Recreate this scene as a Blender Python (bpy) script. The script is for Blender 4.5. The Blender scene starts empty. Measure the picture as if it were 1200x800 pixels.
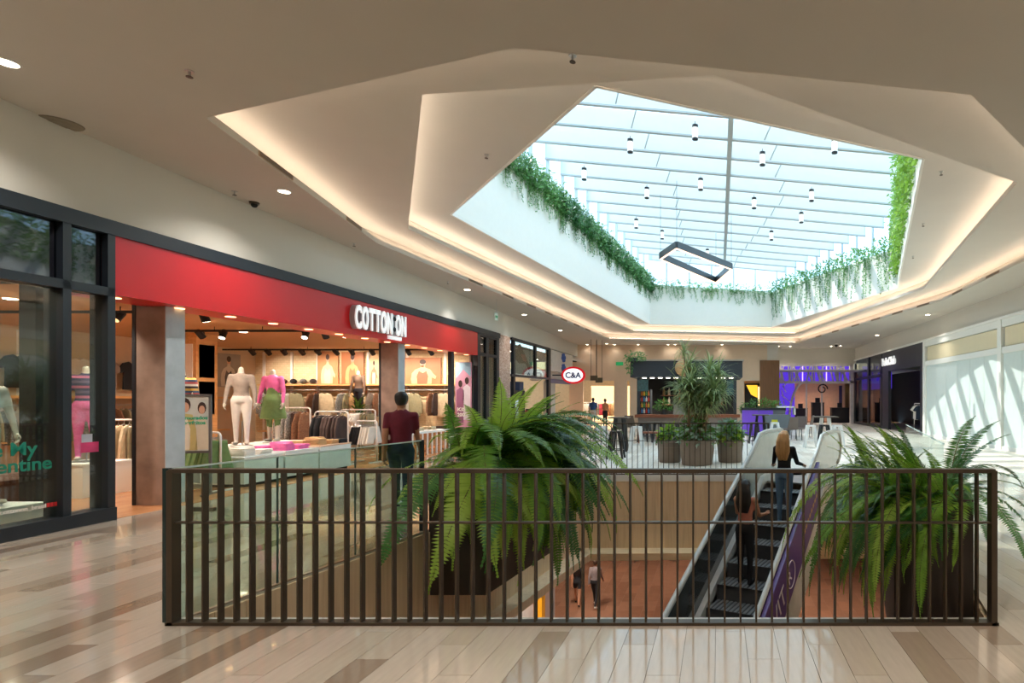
import bpy, math, random
from mathutils import Vector, Matrix
from mathutils.geometry import tessellate_polygon
random.seed(7)
SC = bpy.context.scene
COL = SC.collection
PI = math.pi
# ------------------------------------------------------------------ camera, sky, sun, exposure
FPX, CX, CY, EYE = 650.0, 842.0, 468.0, 1.59       # focal length and principal point in the 1200x800 frame, eye height
cd = bpy.data.cameras.new('camera'); cam = bpy.data.objects.new('camera', cd); COL.objects.link(cam)
cam.location = (0, 0, EYE); cam.rotation_euler = (PI/2, 0, 0)
cd.sensor_width = 36; cd.lens = FPX/1200*36
cd.shift_x = -(CX-600)/1200; cd.shift_y = (CY-400)/1200
cd.clip_start = .05; cd.clip_end = 300
SC.camera = cam
wd = bpy.data.worlds.new('sky'); SC.world = wd; wd.use_nodes = True
bg = wd.node_tree.nodes['Background']
bg.inputs['Color'].default_value = (.62, .83, 1.0, 1); bg.inputs['Strength'].default_value = 2.3
sd = bpy.data.lights.new('sun', 'SUN'); sun = bpy.data.objects.new('sun', sd); COL.objects.link(sun)
sd.energy = 3.4; sd.color = (1, .95, .86); sd.angle = .009
SUN_DIR = Vector((.9, -.586, -1.0))
sun.rotation_euler = SUN_DIR.to_track_quat('-Z', 'Y').to_euler(); sun.location = (-20, 20, 30)
vs = SC.view_settings
vs.view_transform = 'Standard'; vs.look = 'None'; vs.gamma = 1; vs.use_curve_mapping = False
vs.exposure = 0.42
cy = SC.cycles
cy.use_denoising = True; cy.max_bounces = 7; cy.diffuse_bounces = 4; cy.glossy_bounces = 3
cy.transmission_bounces = 4; cy.transparent_max_bounces = 16; cy.sample_clamp_indirect = 6
cy.caustics_reflective = False; cy.caustics_refractive = False

# ------------------------------------------------------------------ pixel helpers (a pixel gives a direction, the depth comes from what the thing touches)
def W(px, py, Y): return Vector(((px-CX)*Y/FPX, Y, EYE-(py-CY)*Y/FPX))
def XA(px, Y): return (px-CX)*Y/FPX
def ZA(py, Y): return EYE-(py-CY)*Y/FPX
def onfloor(px, py, z=0): Y = FPX*(EYE-z)/(py-CY); return Vector((XA(px, Y), Y, z))
def onz(px, py, z): Y = FPX*(z-EYE)/(CY-py); return (XA(px, Y), Y)
def LWY(px): return -7.851/((px-CX)/FPX+.024)              # depth where the shop front on the west side is met
def LWX(Y): return -8.0-.024*(Y-6.2)
def RWY(px, X=9.0): return X*FPX/(px-CX)

# ------------------------------------------------------------------ materials
def lin(c):
    r = []
    for x in c[:3]:
        x /= 255.0
        r.append(x/12.92 if x <= .04045 else ((x+.055)/1.055)**2.4)
    return (*r, 1)
MATS = {}
def mat(name, col, rough=.5, metal=0, var=.06, scale=6, bump=0, emit=None, es=0, spec=.5, coat=0, stretch=None, attr=False):
    if name in MATS: return MATS[name]
    m = bpy.data.materials.new(name); m.use_nodes = True; MATS[name] = m
    nt = m.node_tree; b = nt.nodes['Principled BSDF']
    b.inputs['Roughness'].default_value = rough; b.inputs['Metallic'].default_value = metal
    b.inputs['Specular IOR Level'].default_value = spec; b.inputs['Coat Weight'].default_value = coat
    c = lin(col)
    tc = nt.nodes.new('ShaderNodeTexCoord'); mp = nt.nodes.new('ShaderNodeMapping')
    mp.inputs['Scale'].default_value = stretch or (1, 1, 1)
    nt.links.new(tc.outputs['Object'], mp.inputs['Vector'])
    nz = nt.nodes.new('ShaderNodeTexNoise'); nz.inputs['Scale'].default_value = scale; nz.inputs['Detail'].default_value = 5
    nt.links.new(mp.outputs['Vector'], nz.inputs['Vector'])
    rp = nt.nodes.new('ShaderNodeValToRGB'); e = rp.color_ramp.elements
    e[0].position = .3; e[1].position = .72
    e[0].color = tuple(max(0, x*(1-var)) for x in c[:3])+(1,)
    e[1].color = tuple(min(1, x*(1+var)) for x in c[:3])+(1,)
    nt.links.new(nz.outputs['Fac'], rp.inputs['Fac'])
    src = rp.outputs['Color']
    if attr:
        oi = nt.nodes.new('ShaderNodeVertexColor'); oi.layer_name = 'tone'
        mx = nt.nodes.new('ShaderNodeMixRGB'); mx.blend_type = 'MULTIPLY'; mx.inputs[0].default_value = 1
        nt.links.new(src, mx.inputs[1]); nt.links.new(oi.outputs['Color'], mx.inputs[2]); src = mx.outputs['Color']
    nt.links.new(src, b.inputs['Base Color'])
    if bump:
        bp = nt.nodes.new('ShaderNodeBump'); bp.inputs['Strength'].default_value = bump; bp.inputs['Distance'].default_value = .02
        nt.links.new(nz.outputs['Fac'], bp.inputs['Height']); nt.links.new(bp.outputs['Normal'], b.inputs['Normal'])
    if emit is not None:
        b.inputs['Emission Color'].default_value = lin(emit); b.inputs['Emission Strength'].default_value = es
    return m
def wood(name, c1, c2, scale=3, rough=.45, axis='Z', st=(14, 14, .8)):
    if name in MATS: return MATS[name]
    m = bpy.data.materials.new(name); m.use_nodes = True; MATS[name] = m
    nt = m.node_tree; b = nt.nodes['Principled BSDF']; b.inputs['Roughness'].default_value = rough
    tc = nt.nodes.new('ShaderNodeTexCoord'); mp = nt.nodes.new('ShaderNodeMapping'); mp.inputs['Scale'].default_value = st
    oi = nt.nodes.new('ShaderNodeObjectInfo'); ad = nt.nodes.new('ShaderNodeVectorMath'); ad.operation = 'ADD'
    nt.links.new(tc.outputs['Object'], ad.inputs[0]); nt.links.new(oi.outputs['Random'], ad.inputs[1])
    nt.links.new(ad.outputs[0], mp.inputs['Vector'])
    nz = nt.nodes.new('ShaderNodeTexNoise'); nz.inputs['Scale'].default_value = scale; nz.inputs['Detail'].default_value = 6; nz.inputs['Distortion'].default_value = .6
    nt.links.new(mp.outputs['Vector'], nz.inputs['Vector'])
    rp = nt.nodes.new('ShaderNodeValToRGB'); e = rp.color_ramp.elements
    e[0].position = .3; e[0].color = lin(c1); e[1].position = .7; e[1].color = lin(c2)
    nt.links.new(nz.outputs['Fac'], rp.inputs['Fac']); nt.links.new(rp.outputs['Color'], b.inputs['Base Color'])
    return m
def brickmat(name, c1, c2, cm, scale=4.0, rough=.8):
    if name in MATS: return MATS[name]
    m = bpy.data.materials.new(name); m.use_nodes = True; MATS[name] = m
    nt = m.node_tree; b = nt.nodes['Principled BSDF']; b.inputs['Roughness'].default_value = rough
    tc = nt.nodes.new('ShaderNodeTexCoord'); sp = nt.nodes.new('ShaderNodeSeparateXYZ'); cb = nt.nodes.new('ShaderNodeCombineXYZ')
    ad = nt.nodes.new('ShaderNodeMath'); ad.operation = 'ADD'
    nt.links.new(tc.outputs['Object'], sp.inputs[0]); nt.links.new(sp.outputs['X'], ad.inputs[0]); nt.links.new(sp.outputs['Y'], ad.inputs[1])
    nt.links.new(ad.outputs[0], cb.inputs['X']); nt.links.new(sp.outputs['Z'], cb.inputs['Y'])
    bt = nt.nodes.new('ShaderNodeTexBrick'); bt.inputs['Scale'].default_value = scale
    bt.inputs['Color1'].default_value = lin(c1); bt.inputs['Color2'].default_value = lin(c2); bt.inputs['Mortar'].default_value = lin(cm)
    bt.inputs['Mortar Size'].default_value = .012
    nt.links.new(cb.outputs[0], bt.inputs['Vector']); nt.links.new(bt.outputs['Color'], b.inputs['Base Color'])
    return m
def glassmat(name, tint=(235, 245, 240), refl=.10, rough=.02, dens=1.0):
    if name in MATS: return MATS[name]
    m = bpy.data.materials.new(name); m.use_nodes = True; MATS[name] = m
    nt = m.node_tree; nt.nodes.remove(nt.nodes['Principled BSDF']); out = nt.nodes['Material Output']
    tr = nt.nodes.new('ShaderNodeBsdfTransparent'); tr.inputs['Color'].default_value = lin(tint)
    gl = nt.nodes.new('ShaderNodeBsdfGlossy'); gl.inputs['Roughness'].default_value = rough
    fr = nt.nodes.new('ShaderNodeLayerWeight'); fr.inputs['Blend'].default_value = .5
    pw = nt.nodes.new('ShaderNodeMath'); pw.operation = 'POWER'; pw.inputs[1].default_value = 4
    ma = nt.nodes.new('ShaderNodeMath'); ma.operation = 'MULTIPLY_ADD'; ma.inputs[1].default_value = .6; ma.inputs[2].default_value = refl*.5
    nt.links.new(fr.outputs['Facing'], pw.inputs[0]); nt.links.new(pw.outputs[0], ma.inputs[0])
    mx = nt.nodes.new('ShaderNodeMixShader')
    nt.links.new(ma.outputs[0], mx.inputs[0]); nt.links.new(tr.outputs[0], mx.inputs[1]); nt.links.new(gl.outputs[0], mx.inputs[2])
    nt.links.new(mx.outputs[0], out.inputs['Surface'])
    return m
def leafmat(name, c1, c2, trans=.35, rough=.4, scale=30):
    if name in MATS: return MATS[name]
    m = bpy.data.materials.new(name); m.use_nodes = True; MATS[name] = m
    nt = m.node_tree; b = nt.nodes['Principled BSDF']; out = nt.nodes['Material Output']
    b.inputs['Roughness'].default_value = rough
    tc = nt.nodes.new('ShaderNodeTexCoord'); nz = nt.nodes.new('ShaderNodeTexNoise'); nz.inputs['Scale'].default_value = scale
    oi = nt.nodes.new('ShaderNodeObjectInfo'); am = nt.nodes.new('ShaderNodeMath'); am.operation = 'MULTIPLY_ADD'
    am.inputs[1].default_value = .55; 
    nt.links.new(tc.outputs['Object'], nz.inputs['Vector'])
    nt.links.new(oi.outputs['Random'], am.inputs[0])
    sb = nt.nodes.new('ShaderNodeMath'); sb.operation = 'MULTIPLY'; sb.inputs[1].default_value = .55
    nt.links.new(nz.outputs['Fac'], sb.inputs[0]); nt.links.new(sb.outputs[0], am.inputs[2])
    rp = nt.nodes.new('ShaderNodeValToRGB'); e = rp.color_ramp.elements
    e[0].position = .2; e[0].color = lin(c1); e[1].position = .8; e[1].color = lin(c2)
    nt.links.new(am.outputs[0], rp.inputs['Fac']); nt.links.new(rp.outputs['Color'], b.inputs['Base Color'])
    tl = nt.nodes.new('ShaderNodeBsdfTranslucent'); nt.links.new(rp.outputs['Color'], tl.inputs['Color'])
    mx = nt.nodes.new('ShaderNodeMixShader'); mx.inputs[0].default_value = trans
    nt.links.new(b.outputs[0], mx.inputs[1]); nt.links.new(tl.outputs[0], mx.inputs[2]); nt.links.new(mx.outputs[0], out.inputs['Surface'])
    return m
def transl(name, col, t=.5):
    m = mat(name, col, .6, var=.02); nt = m.node_tree; b = nt.nodes['Principled BSDF']; out = nt.nodes['Material Output']
    tl = nt.nodes.new('ShaderNodeBsdfTranslucent'); tl.inputs['Color'].default_value = lin(col); mx = nt.nodes.new('ShaderNodeMixShader'); mx.inputs[0].default_value = t
    nt.links.new(b.outputs[0], mx.inputs[1]); nt.links.new(tl.outputs[0], mx.inputs[2]); nt.links.new(mx.outputs[0], out.inputs['Surface'])
    return m
def glow(name, col, s): return mat(name, col, .5, emit=col, es=s, var=0)

# ------------------------------------------------------------------ mesh builder
def lerp(a, b, t): return a+(b-a)*t
class MB:
    def __init__(s): s.v = []; s.f = []; s.m = []
    def add(s, vs_, fs, mi=0):
        o = len(s.v); s.v += [tuple(p) for p in vs_]
        for f in fs: s.f.append(tuple(i+o for i in f)); s.m.append(mi)
        return s
    def box(s, x0, x1, y0, y1, z0, z1, mi=0):
        return s.add([(x0,y0,z0),(x1,y0,z0),(x1,y1,z0),(x0,y1,z0),(x0,y0,z1),(x1,y0,z1),(x1,y1,z1),(x0,y1,z1)],
                     [(0,3,2,1),(4,5,6,7),(0,1,5,4),(1,2,6,5),(2,3,7,6),(3,0,4,7)], mi)
    def cbox(s, c, sx, sy, sz, mi=0, M=None):
        c = Vector(c); M = M or Matrix.Identity(3)
        P = [c+M@Vector((a*sx/2, b*sy/2, d*sz/2)) for a, b, d in ((-1,-1,-1),(1,-1,-1),(1,1,-1),(-1,1,-1),(-1,-1,1),(1,-1,1),(1,1,1),(-1,1,1))]
        return s.add(P, [(0,3,2,1),(4,5,6,7),(0,1,5,4),(1,2,6,5),(2,3,7,6),(3,0,4,7)], mi)
    def beam(s, a, b, w, h, mi=0, up=(0,0,1)):
        a = Vector(a); b = Vector(b); d = (b-a); L = d.length; d = d/L; u = Vector(up)
        r = d.cross(u)
        if r.length < 1e-4: r = d.cross(Vector((0,1,0)))
        r.normalize(); u = r.cross(d)
        M = Matrix((r, d, u)).transposed()
        return s.cbox((a+b)/2, w, L, h, mi, M)
    def prism(s, poly, z0, z1, mi=0, M=None):
        n = len(poly); P = [Vector((p[0], p[1], z0)) for p in poly]+[Vector((p[0], p[1], z1)) for p in poly]
        if M is not None: P = [M@p for p in P]
        return s.add(P, [tuple(range(n-1, -1, -1)), tuple(range(n, 2*n))]+[(i, (i+1) % n, (i+1) % n+n, i+n) for i in range(n)], mi)
    def tube(s, pts, r, n=6, mi=0, ry=None, cap=True):
        pts = [Vector(p) for p in pts]; k = len(pts)
        R = r if isinstance(r, (list, tuple)) else [r]*k
        RY = R if ry is None else (ry if isinstance(ry, (list, tuple)) else [ry]*k)
        V = []; prev = None
        for i, p in enumerate(pts):
            d = (pts[min(i+1, k-1)]-pts[max(i-1, 0)])
            d = d.normalized() if d.length > 1e-9 else Vector((0,0,1))
            if prev is None:
                a = Vector((1,0,0)) if abs(d.x) < .8 else Vector((0,1,0))
                x = (a-d*a.dot(d)).normalized()
            else:
                x = prev-d*prev.dot(d)
                x = x.normalized() if x.length > 1e-6 else d.orthogonal().normalized()
            prev = x; y = d.cross(x)
            for j in range(n):
                t = 2*PI*j/n; V.append(p+x*(math.cos(t)*R[i])+y*(math.sin(t)*RY[i]))
        F = [(i*n+j, i*n+(j+1) % n, (i+1)*n+(j+1) % n, (i+1)*n+j) for i in range(k-1) for j in range(n)]
        if cap: F += [tuple(range(n-1, -1, -1)), tuple((k-1)*n+j for j in range(n))]
        return s.add(V, F, mi)
    def lathe(s, prof, c=(0,0,0), n=20, mi=0, sx=1, sy=1):
        c = Vector(c); V = [c+Vector((r*math.cos(2*PI*j/n)*sx, r*math.sin(2*PI*j/n)*sy, z)) for r, z in prof for j in range(n)]
        k = len(prof)
        F = [(i*n+j, i*n+(j+1) % n, (i+1)*n+(j+1) % n, (i+1)*n+j) for i in range(k-1) for j in range(n)]
        F += [tuple(range(n-1, -1, -1)), tuple((k-1)*n+j for j in range(n))]
        return s.add(V, F, mi)
    def ball(s, c, rx, ry=None, rz=None, n=10, k=7, mi=0):
        ry = ry or rx; rz = rz or rx
        pr = [(max(1e-4, math.sin(PI*i/k)), -math.cos(PI*i/k)*rz) for i in range(k+1)]
        o = len(s.v); s.lathe(pr, (0,0,0), n, mi, rx, ry); c = Vector(c)
        for i in range(o, len(s.v)): s.v[i] = tuple(Vector(s.v[i])+c)
        return s
    def quad(s, a, b, c, d, mi=0): return s.add([a, b, c, d], [(0,1,2,3)], mi)
    def poly(s, pts, mi=0): return s.add(pts, [tuple(range(len(pts)))], mi)
    def mesh(s, name, mats, smooth=False):
        me = bpy.data.meshes.new(name); me.from_pydata(s.v, [], s.f)
        if not isinstance(mats, (list, tuple)): mats = [mats]
        for m in mats: me.materials.append(m)
        if len(mats) > 1: me.polygons.foreach_set('material_index', s.m)
        if smooth: me.polygons.foreach_set('use_smooth', [True]*len(me.polygons))
        me.update(); return me
    def build(s, name, mats, parent=None, smooth=False, loc=None):
        return obj(name, s.mesh(name, mats, smooth), parent, loc)
def obj(name, me, parent=None, loc=None):
    o = bpy.data.objects.new(name, me); COL.objects.link(o)
    if parent is not None: o.parent = parent
    if loc is not None: o.location = loc
    return o
def tag(o, label, cat, group=None):
    o['label'] = label; o['category'] = cat
    if group: o['group'] = group
    return o
def struct(o): o['kind'] = 'structure'; return o
def stuff(o): o['kind'] = 'stuff'; return o
def thing(name, label, cat, loc=(0,0,0), rz=0, group=None):
    o = bpy.data.objects.new(name, None); COL.objects.link(o); o.empty_display_size = .1
    o.location = loc; o.rotation_euler = (0, 0, rz)
    return tag(o, label, cat, group)
KIDS = {}
def dup(root, loc, rz=None, label=None, group=None, scale=None):
    def cp(o, par):
        c = o.copy(); COL.objects.link(c); c.parent = par
        for ch in [x for x in o.children]: cp(ch, c)
        return c
    r = cp(root, None); r.location = loc
    if rz is not None: r.rotation_euler = (0, 0, rz)
    if label: r['label'] = label
    if group: r['group'] = group
    if scale: r.scale = scale if isinstance(scale, tuple) else (scale,)*3
    return r
def text(name, s, h, m, origin, xdir, up=(0,0,1), depth=.005, parent=None, width=None, bold=0.0, align='LEFT'):
    c = bpy.data.curves.new(name, 'FONT'); c.body = s; c.size = 1; c.offset = bold; c.extrude = .5; c.align_x = align
    t = bpy.data.objects.new(name, c); COL.objects.link(t)
    dg = bpy.context.evaluated_depsgraph_get(); me = bpy.data.meshes.new_from_object(t.evaluated_get(dg))
    bpy.data.objects.remove(t)
    xs = [v.co.x for v in me.vertices]; ys = [v.co.y for v in me.vertices]
    cap = .73; w0 = max(xs)-min(xs) if xs else 1
    sy = h/cap; sx = (width/w0) if width else sy
    xd = Vector(xdir).normalized(); u = Vector(up).normalized(); n = xd.cross(u)
    x0 = min(xs) if align == 'LEFT' else (max(xs) if align == 'RIGHT' else 0)
    for v in me.vertices:
        p = v.co.copy(); v.co = xd*((p.x-x0)*sx)+u*(p.y*sy)+n*(p.z*depth)
    me.materials.clear(); me.materials.append(m)
    return obj(name, me, parent, origin)
LAMP = 1.6
def spot(name, loc, power, col=(1, .85, .68), ang=130, blend=.8, size=.06, parent=None, target=None):
    l = bpy.data.lights.new(name, 'SPOT'); l.energy = power*LAMP; l.color = tuple(lerp(c, 1, .35) for c in col); l.spot_size = math.radians(ang); l.spot_blend = blend; l.shadow_soft_size = size
    o = bpy.data.objects.new(name, l); COL.objects.link(o); o.location = loc
    if target is not None: o.rotation_euler = (Vector(target)-Vector(loc)).to_track_quat('-Z', 'Y').to_euler()
    if parent: o.parent = parent
    return o
# ------------------------------------------------------------------ shared materials
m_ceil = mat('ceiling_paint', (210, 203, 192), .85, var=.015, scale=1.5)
m_wallp = mat('wall_paint', (214, 209, 198), .8, var=.015, scale=1.5)
m_white = mat('white_paint', (240, 238, 230), .6, var=.01)
m_black = mat('black_frame', (26, 32, 40), .45, var=.05)
m_dark = mat('dark_void', (22, 21, 22), .7, var=.05)
m_bronze = mat('bronze_paint', (86, 73, 60), .38, .55, var=.05)
m_steel = mat('brushed_steel', (190, 190, 188), .28, .95, var=.04)
m_glass = glassmat('clear_glass', (238, 248, 244), .12)
m_railglass = glassmat('railing_glass', (226, 240, 232), .07)
m_glassedge = mat('glass_edge', (205, 228, 222), .25, var=.02)
m_skyglass = glassmat('roof_glass', (240, 248, 252), .05)
m_woodwall = wood('fascia_wood', (222, 190, 150), (240, 212, 174), 2.2, .5, st=(9, 9, .5))
m_storefloor = wood('shop_floor_wood', (176, 116, 72), (206, 146, 98), 2.0, .22, st=(5, .7, 5))
m_ledwarm = glow('cove_led', (255, 234, 214), 13)
m_lampw = glow('lamp_glass', (255, 236, 208), 14)

# ------------------------------------------------------------------ upper floor: planks round the void
VOID = [(-3.90, 3.98), (1.97, 3.98), (3.90, 11.70), (-2.95, 11.70)]
def clip(poly, a, b, keep_left):
    out = []; n = len(poly)
    def side(p):
        s = (b[0]-a[0])*(p[1]-a[1])-(b[1]-a[1])*(p[0]-a[0])
        return s if keep_left else -s
    for i in range(n):
        p, q = poly[i], poly[(i+1) % n]; sp, sq = side(p), side(q)
        if sp >= 0: out.append(p)
        if (sp > 0 > sq) or (sp < 0 < sq):
            t = sp/(sp-sq); out.append((p[0]+(q[0]-p[0])*t, p[1]+(q[1]-p[1])*t))
    return out if len(out) >= 3 else []
def outside_void(poly):
    pcs = []; rem = poly
    for i in range(4):
        if not rem: break
        a, b = VOID[i], VOID[(i+1) % 4]
        o = clip(rem, a, b, False)
        if o: pcs.append(o)
        rem = clip(rem, a, b, True)
    return pcs
FX0, FX1, FY0, FY1 = -8.62, 9.1, -3.0, 38.6
def tiled_floor(mname, mcol):
    return mat(mname, mcol, .13, var=.05, scale=5, stretch=(6, .8, 1), attr=True, coat=.6, spec=.6)
m_plank = tiled_floor('floor_plank', (190, 175, 158))
floor = struct(thing('floor', 'pale wood-look plank floor around the void of the upper mall level', 'floor'))
del floor['category']
sub = MB()
FO = [(FX0-.6, FY0), (FX1, FY0), (FX1, FY1), (FX0-.6, FY1)]
tri = tessellate_polygon([[Vector((*p, 0)) for p in FO], [Vector((*p, 0)) for p in VOID]])
allp = FO+VOID
sub.add([(x, y, -.012) for x, y in allp], [t for t in tri])
slab = sub.build('subfloor', mat('grout', (120, 108, 95), .7), floor)
rnd = random.Random(3)
PW, PL = .2, 1.2
planks = []
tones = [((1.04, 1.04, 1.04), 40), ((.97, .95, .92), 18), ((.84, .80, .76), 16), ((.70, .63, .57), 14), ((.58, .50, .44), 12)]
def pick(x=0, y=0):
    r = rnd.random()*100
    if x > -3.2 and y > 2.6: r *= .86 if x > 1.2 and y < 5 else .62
    pale = 1.34 if (y > 11.6 and x > -6) else (1.16 if x > -3.2 else 1.0)  # paler centre and far end partly carry reflected skylight and sun
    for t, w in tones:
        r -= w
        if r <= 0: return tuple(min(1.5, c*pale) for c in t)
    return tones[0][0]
i = 0; x = FX0
while x < FX1-.01:
    y = FY0-[0, .4, .8, .2, .6, 1.0][i % 6]
    while y < FY1:
        a0, a1 = max(y, FY0), min(y+PL, FY1)
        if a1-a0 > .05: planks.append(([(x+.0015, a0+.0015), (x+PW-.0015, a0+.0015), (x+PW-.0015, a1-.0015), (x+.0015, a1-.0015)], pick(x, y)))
        y += PL
    x += PW; i += 1
def parea(q):
    cx_ = sum(p[0] for p in q)/4; cy_ = sum(p[1] for p in q)/4
    if cy_ < 2.6: return 0
    P = [(CX+FPX*p[0]/max(p[1], .5), CY+FPX*EYE/max(p[1], .5)) for p in q]
    mx = sum(p[0] for p in P)/4; my = sum(p[1] for p in P)/4
    if not (-20 < mx < 1220 and my < 830): return 0
    return abs(sum(P[k][0]*P[(k+1) % 4][1]-P[(k+1) % 4][0]*P[k][1] for k in range(4)))/2
def tone_mesh(me, cols):
    at = me.color_attributes.new('tone', 'FLOAT_COLOR', 'POINT')
    at.data.foreach_set('color', [c for col in cols for c in (*col, 1)])
live = []
for q, tn in planks:
    pcs = outside_void(q)
    if pcs: live.append((parea(q) if len(pcs) else 0, q, pcs, tn))
live.sort(key=lambda t: -t[0])
field = MB(); fcols = []; pale_f = MB(); pcols = []
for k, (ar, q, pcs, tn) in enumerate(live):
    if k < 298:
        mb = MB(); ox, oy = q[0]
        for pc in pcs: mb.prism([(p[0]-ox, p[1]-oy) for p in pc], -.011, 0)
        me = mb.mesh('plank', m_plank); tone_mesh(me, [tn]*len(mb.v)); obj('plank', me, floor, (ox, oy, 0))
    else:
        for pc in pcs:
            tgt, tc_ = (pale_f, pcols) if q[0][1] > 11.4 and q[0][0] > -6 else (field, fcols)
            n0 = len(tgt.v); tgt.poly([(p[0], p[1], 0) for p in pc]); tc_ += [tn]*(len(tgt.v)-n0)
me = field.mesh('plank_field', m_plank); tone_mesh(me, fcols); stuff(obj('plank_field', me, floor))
m_pale = mat('pale_sunlit_tile', (206, 198, 186), .38, var=.04, scale=5, attr=True, spec=.35)  # paler tile, with sunlight on the far floor also put into the colour
me = pale_f.mesh('pale_sunlit_tile_field', m_pale); tone_mesh(me, pcols); stuff(obj('pale_sunlit_tile_field', me, floor))

# ------------------------------------------------------------------ slab edge cladding round the void (trim)
trim = thing('trim_1', 'wood-clad slab edge around the void with an added ledge coloured as sunlit', 'trim'); del trim['category']; struct(trim)
def clad(a, b, z0, z1, step, thick=.03):
    a = Vector((*a, 0)); b = Vector((*b, 0)); L = (b-a).length; d = (b-a)/L; n = Vector((-d.y, d.x, 0))
    k = max(1, round(L/step)); w = L/k
    me = MB().box(.002, w-.002, 0, thick, z0, z1).mesh('board', m_woodwall)
    ang = math.atan2(d.y, d.x)
    for j in range(k):
        o = obj('board', me, trim, a+d*(w*j)); o.rotation_euler = (0, 0, ang)
ZB = -1.55
clad(VOID[0], VOID[3], ZB, -.03, .25, -.03)
clad(VOID[3], VOID[2], ZB, -.12, .2, -.03)
clad(VOID[2], VOID[1], ZB, -.03, .25, -.03)
core = MB()
for i0 in range(4):
    a = Vector((*VOID[i0], 0)); b = Vector((*VOID[(i0+1) % 4], 0)); d = (b-a).normalized(); n = Vector((d.y, -d.x, 0))
    core.prism([tuple((a+n*.005-d*.0)[:2]), tuple((b+n*.005)[:2]), tuple((b+n*.4)[:2]), tuple((a+n*.4)[:2])], ZB, -.013)
core.build('slab_core', m_wallp, trim)
MB().box(VOID[3][0], VOID[2][0], 11.66, 11.72, -.13, 0.0).build('white_edge', m_white, trim)
MB().box(VOID[0][0], VOID[1][0], 3.94, 4.02, -.10, .012).build('white_edge', mat('sill_stone', (206, 202, 192), .4), trim)
# ledge added at the cladding foot, the far one coloured like a sunlit strip
m_sunlit_ledge = wood('sunlit_ledge_wood', (240, 206, 158), (250, 224, 184), 2, .5, st=(1, 6, 6))
lg = MB()
lg.prism([(-2.95-.15, 11.7), (-2.95+.35, 11.22), (3.6, 11.4), (3.9, 11.7)], ZB-.12, ZB+.02)
lg.build('ledge', m_sunlit_ledge, trim)
lg = MB().prism([(-3.9, 3.98), (-3.72, 3.98), (-2.6, 11.22), (-2.95, 11.7)], ZB-.12, ZB+.02); lg.build('ledge', m_woodwall, trim)
# underside of the slab = ceiling of the lower level
und = MB()
OUT = [(-14, -3), (14, -3), (14, 32), (-14, 32)]
tri = tessellate_polygon([[Vector((*p, 0)) for p in OUT], [Vector((*p, 0)) for p in VOID]])
und.add([(x, y, ZB) for x, y in OUT+VOID], [t for t in tri])
struct(und.build('ceiling_lower', m_white))
LZ = -6.0
lf = MB(); lcol = []
r2 = random.Random(5); x = -14
i = 0
while x < 14:
    y = -3-(i % 2)*.45
    while y < 32:
        t = r2.choice([(1, 1, 1), (.9, .88, .86), (1.06, 1.0, .95), (.82, .78, .75)])
        n0 = len(lf.v); lf.poly([(x+.003, y+.003, LZ), (x+.447, y+.003, LZ), (x+.447, y+.897, LZ), (x+.003, y+.897, LZ)]); lcol += [t]*4
        y += .9
    x += .45; i += 1
m_low = mat('lower_floor_tile', (138, 98, 76), .2, var=.08, scale=4, attr=True, coat=.2)
lfl = thing('floor_lower', 'reddish brown tiled floor of the lower mall level', 'floor'); del lfl['category']; struct(lfl)
me = lf.mesh('tile_field', m_low); tone_mesh(me, lcol); stuff(obj('tile_field', me, lfl))
MB().box(-14, 14, -3, 32, LZ-.2, LZ-.004).build('grout_bed', mat('grout_low', (110, 72, 52), .6), lfl)
lw = MB().box(-14.2, -14, -3, 32, LZ, ZB); struct(lw.build('wall_lower_west', m_wallp))
struct(MB().box(14, 14.2, -3, 32, LZ, ZB).build('wall_lower_east', m_wallp))
struct(MB().box(-14, 14, 32, 32.2, LZ, ZB).build('wall_lower_north', m_wallp))
struct(MB().box(-14, 14, -3.2, -3, LZ, ZB).build('wall_lower_south', m_wallp))
# lower shop front on the west side (white panel, yellow post, wood)
ls = thing('lower_storefront', 'lower level shop front with a white poster panel and yellow post', 'shop front', (-5.3, 13.6, LZ))
MB().box(-.2, 0, -4, 4.2, 0, 4.4).build('wall_panel', wood('lower_panel', (196, 150, 104), (214, 170, 122), 2, .5), ls)
MB().box(0.0, .06, .4, 2.1, .1, 2.7).build('poster_panel', mat('low_poster', (232, 230, 226), .4), ls)
for j in range(5): MB().box(.06, .07, .65, 1.0, .5+j*.38, .72+j*.38).build('print', mat('low_print', (70, 74, 104), .5), ls)
MB().box(-.05, .14, 2.6, 2.9, 0, 3.2).build('post', mat('yellow_post', (238, 178, 40), .5), ls)
MB().box(0, .08, 3.1, 4.1, 0, 2.6).build('glass_front', mat('low_glassfront', (196, 196, 200), .15), ls)
for px, py, pw in ((-5, 14.5, 300), (-1.5, 14, 260), (3, 15, 260), (-5, 19, 260), (4, 20, 260), (0, 24, 260), (-5.2, 9, 200), (6.2, 9, 200), (-5, 24, 200), (0, 2.5, 200)):
    d = thing('recessed_downlight', 'round recessed lamp in the white ceiling of the lower level', 'downlight', (px, py, ZB-.005), 0, 'downlights of the lower level')
    MB().lathe([(.09, -.012), (.1, 0)], n=16).build('lens', m_lampw, d)
    spot('lamp', (0, 0, -.03), pw*1.5, (1, .86, .70), 150, 1, .08, d)

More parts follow.
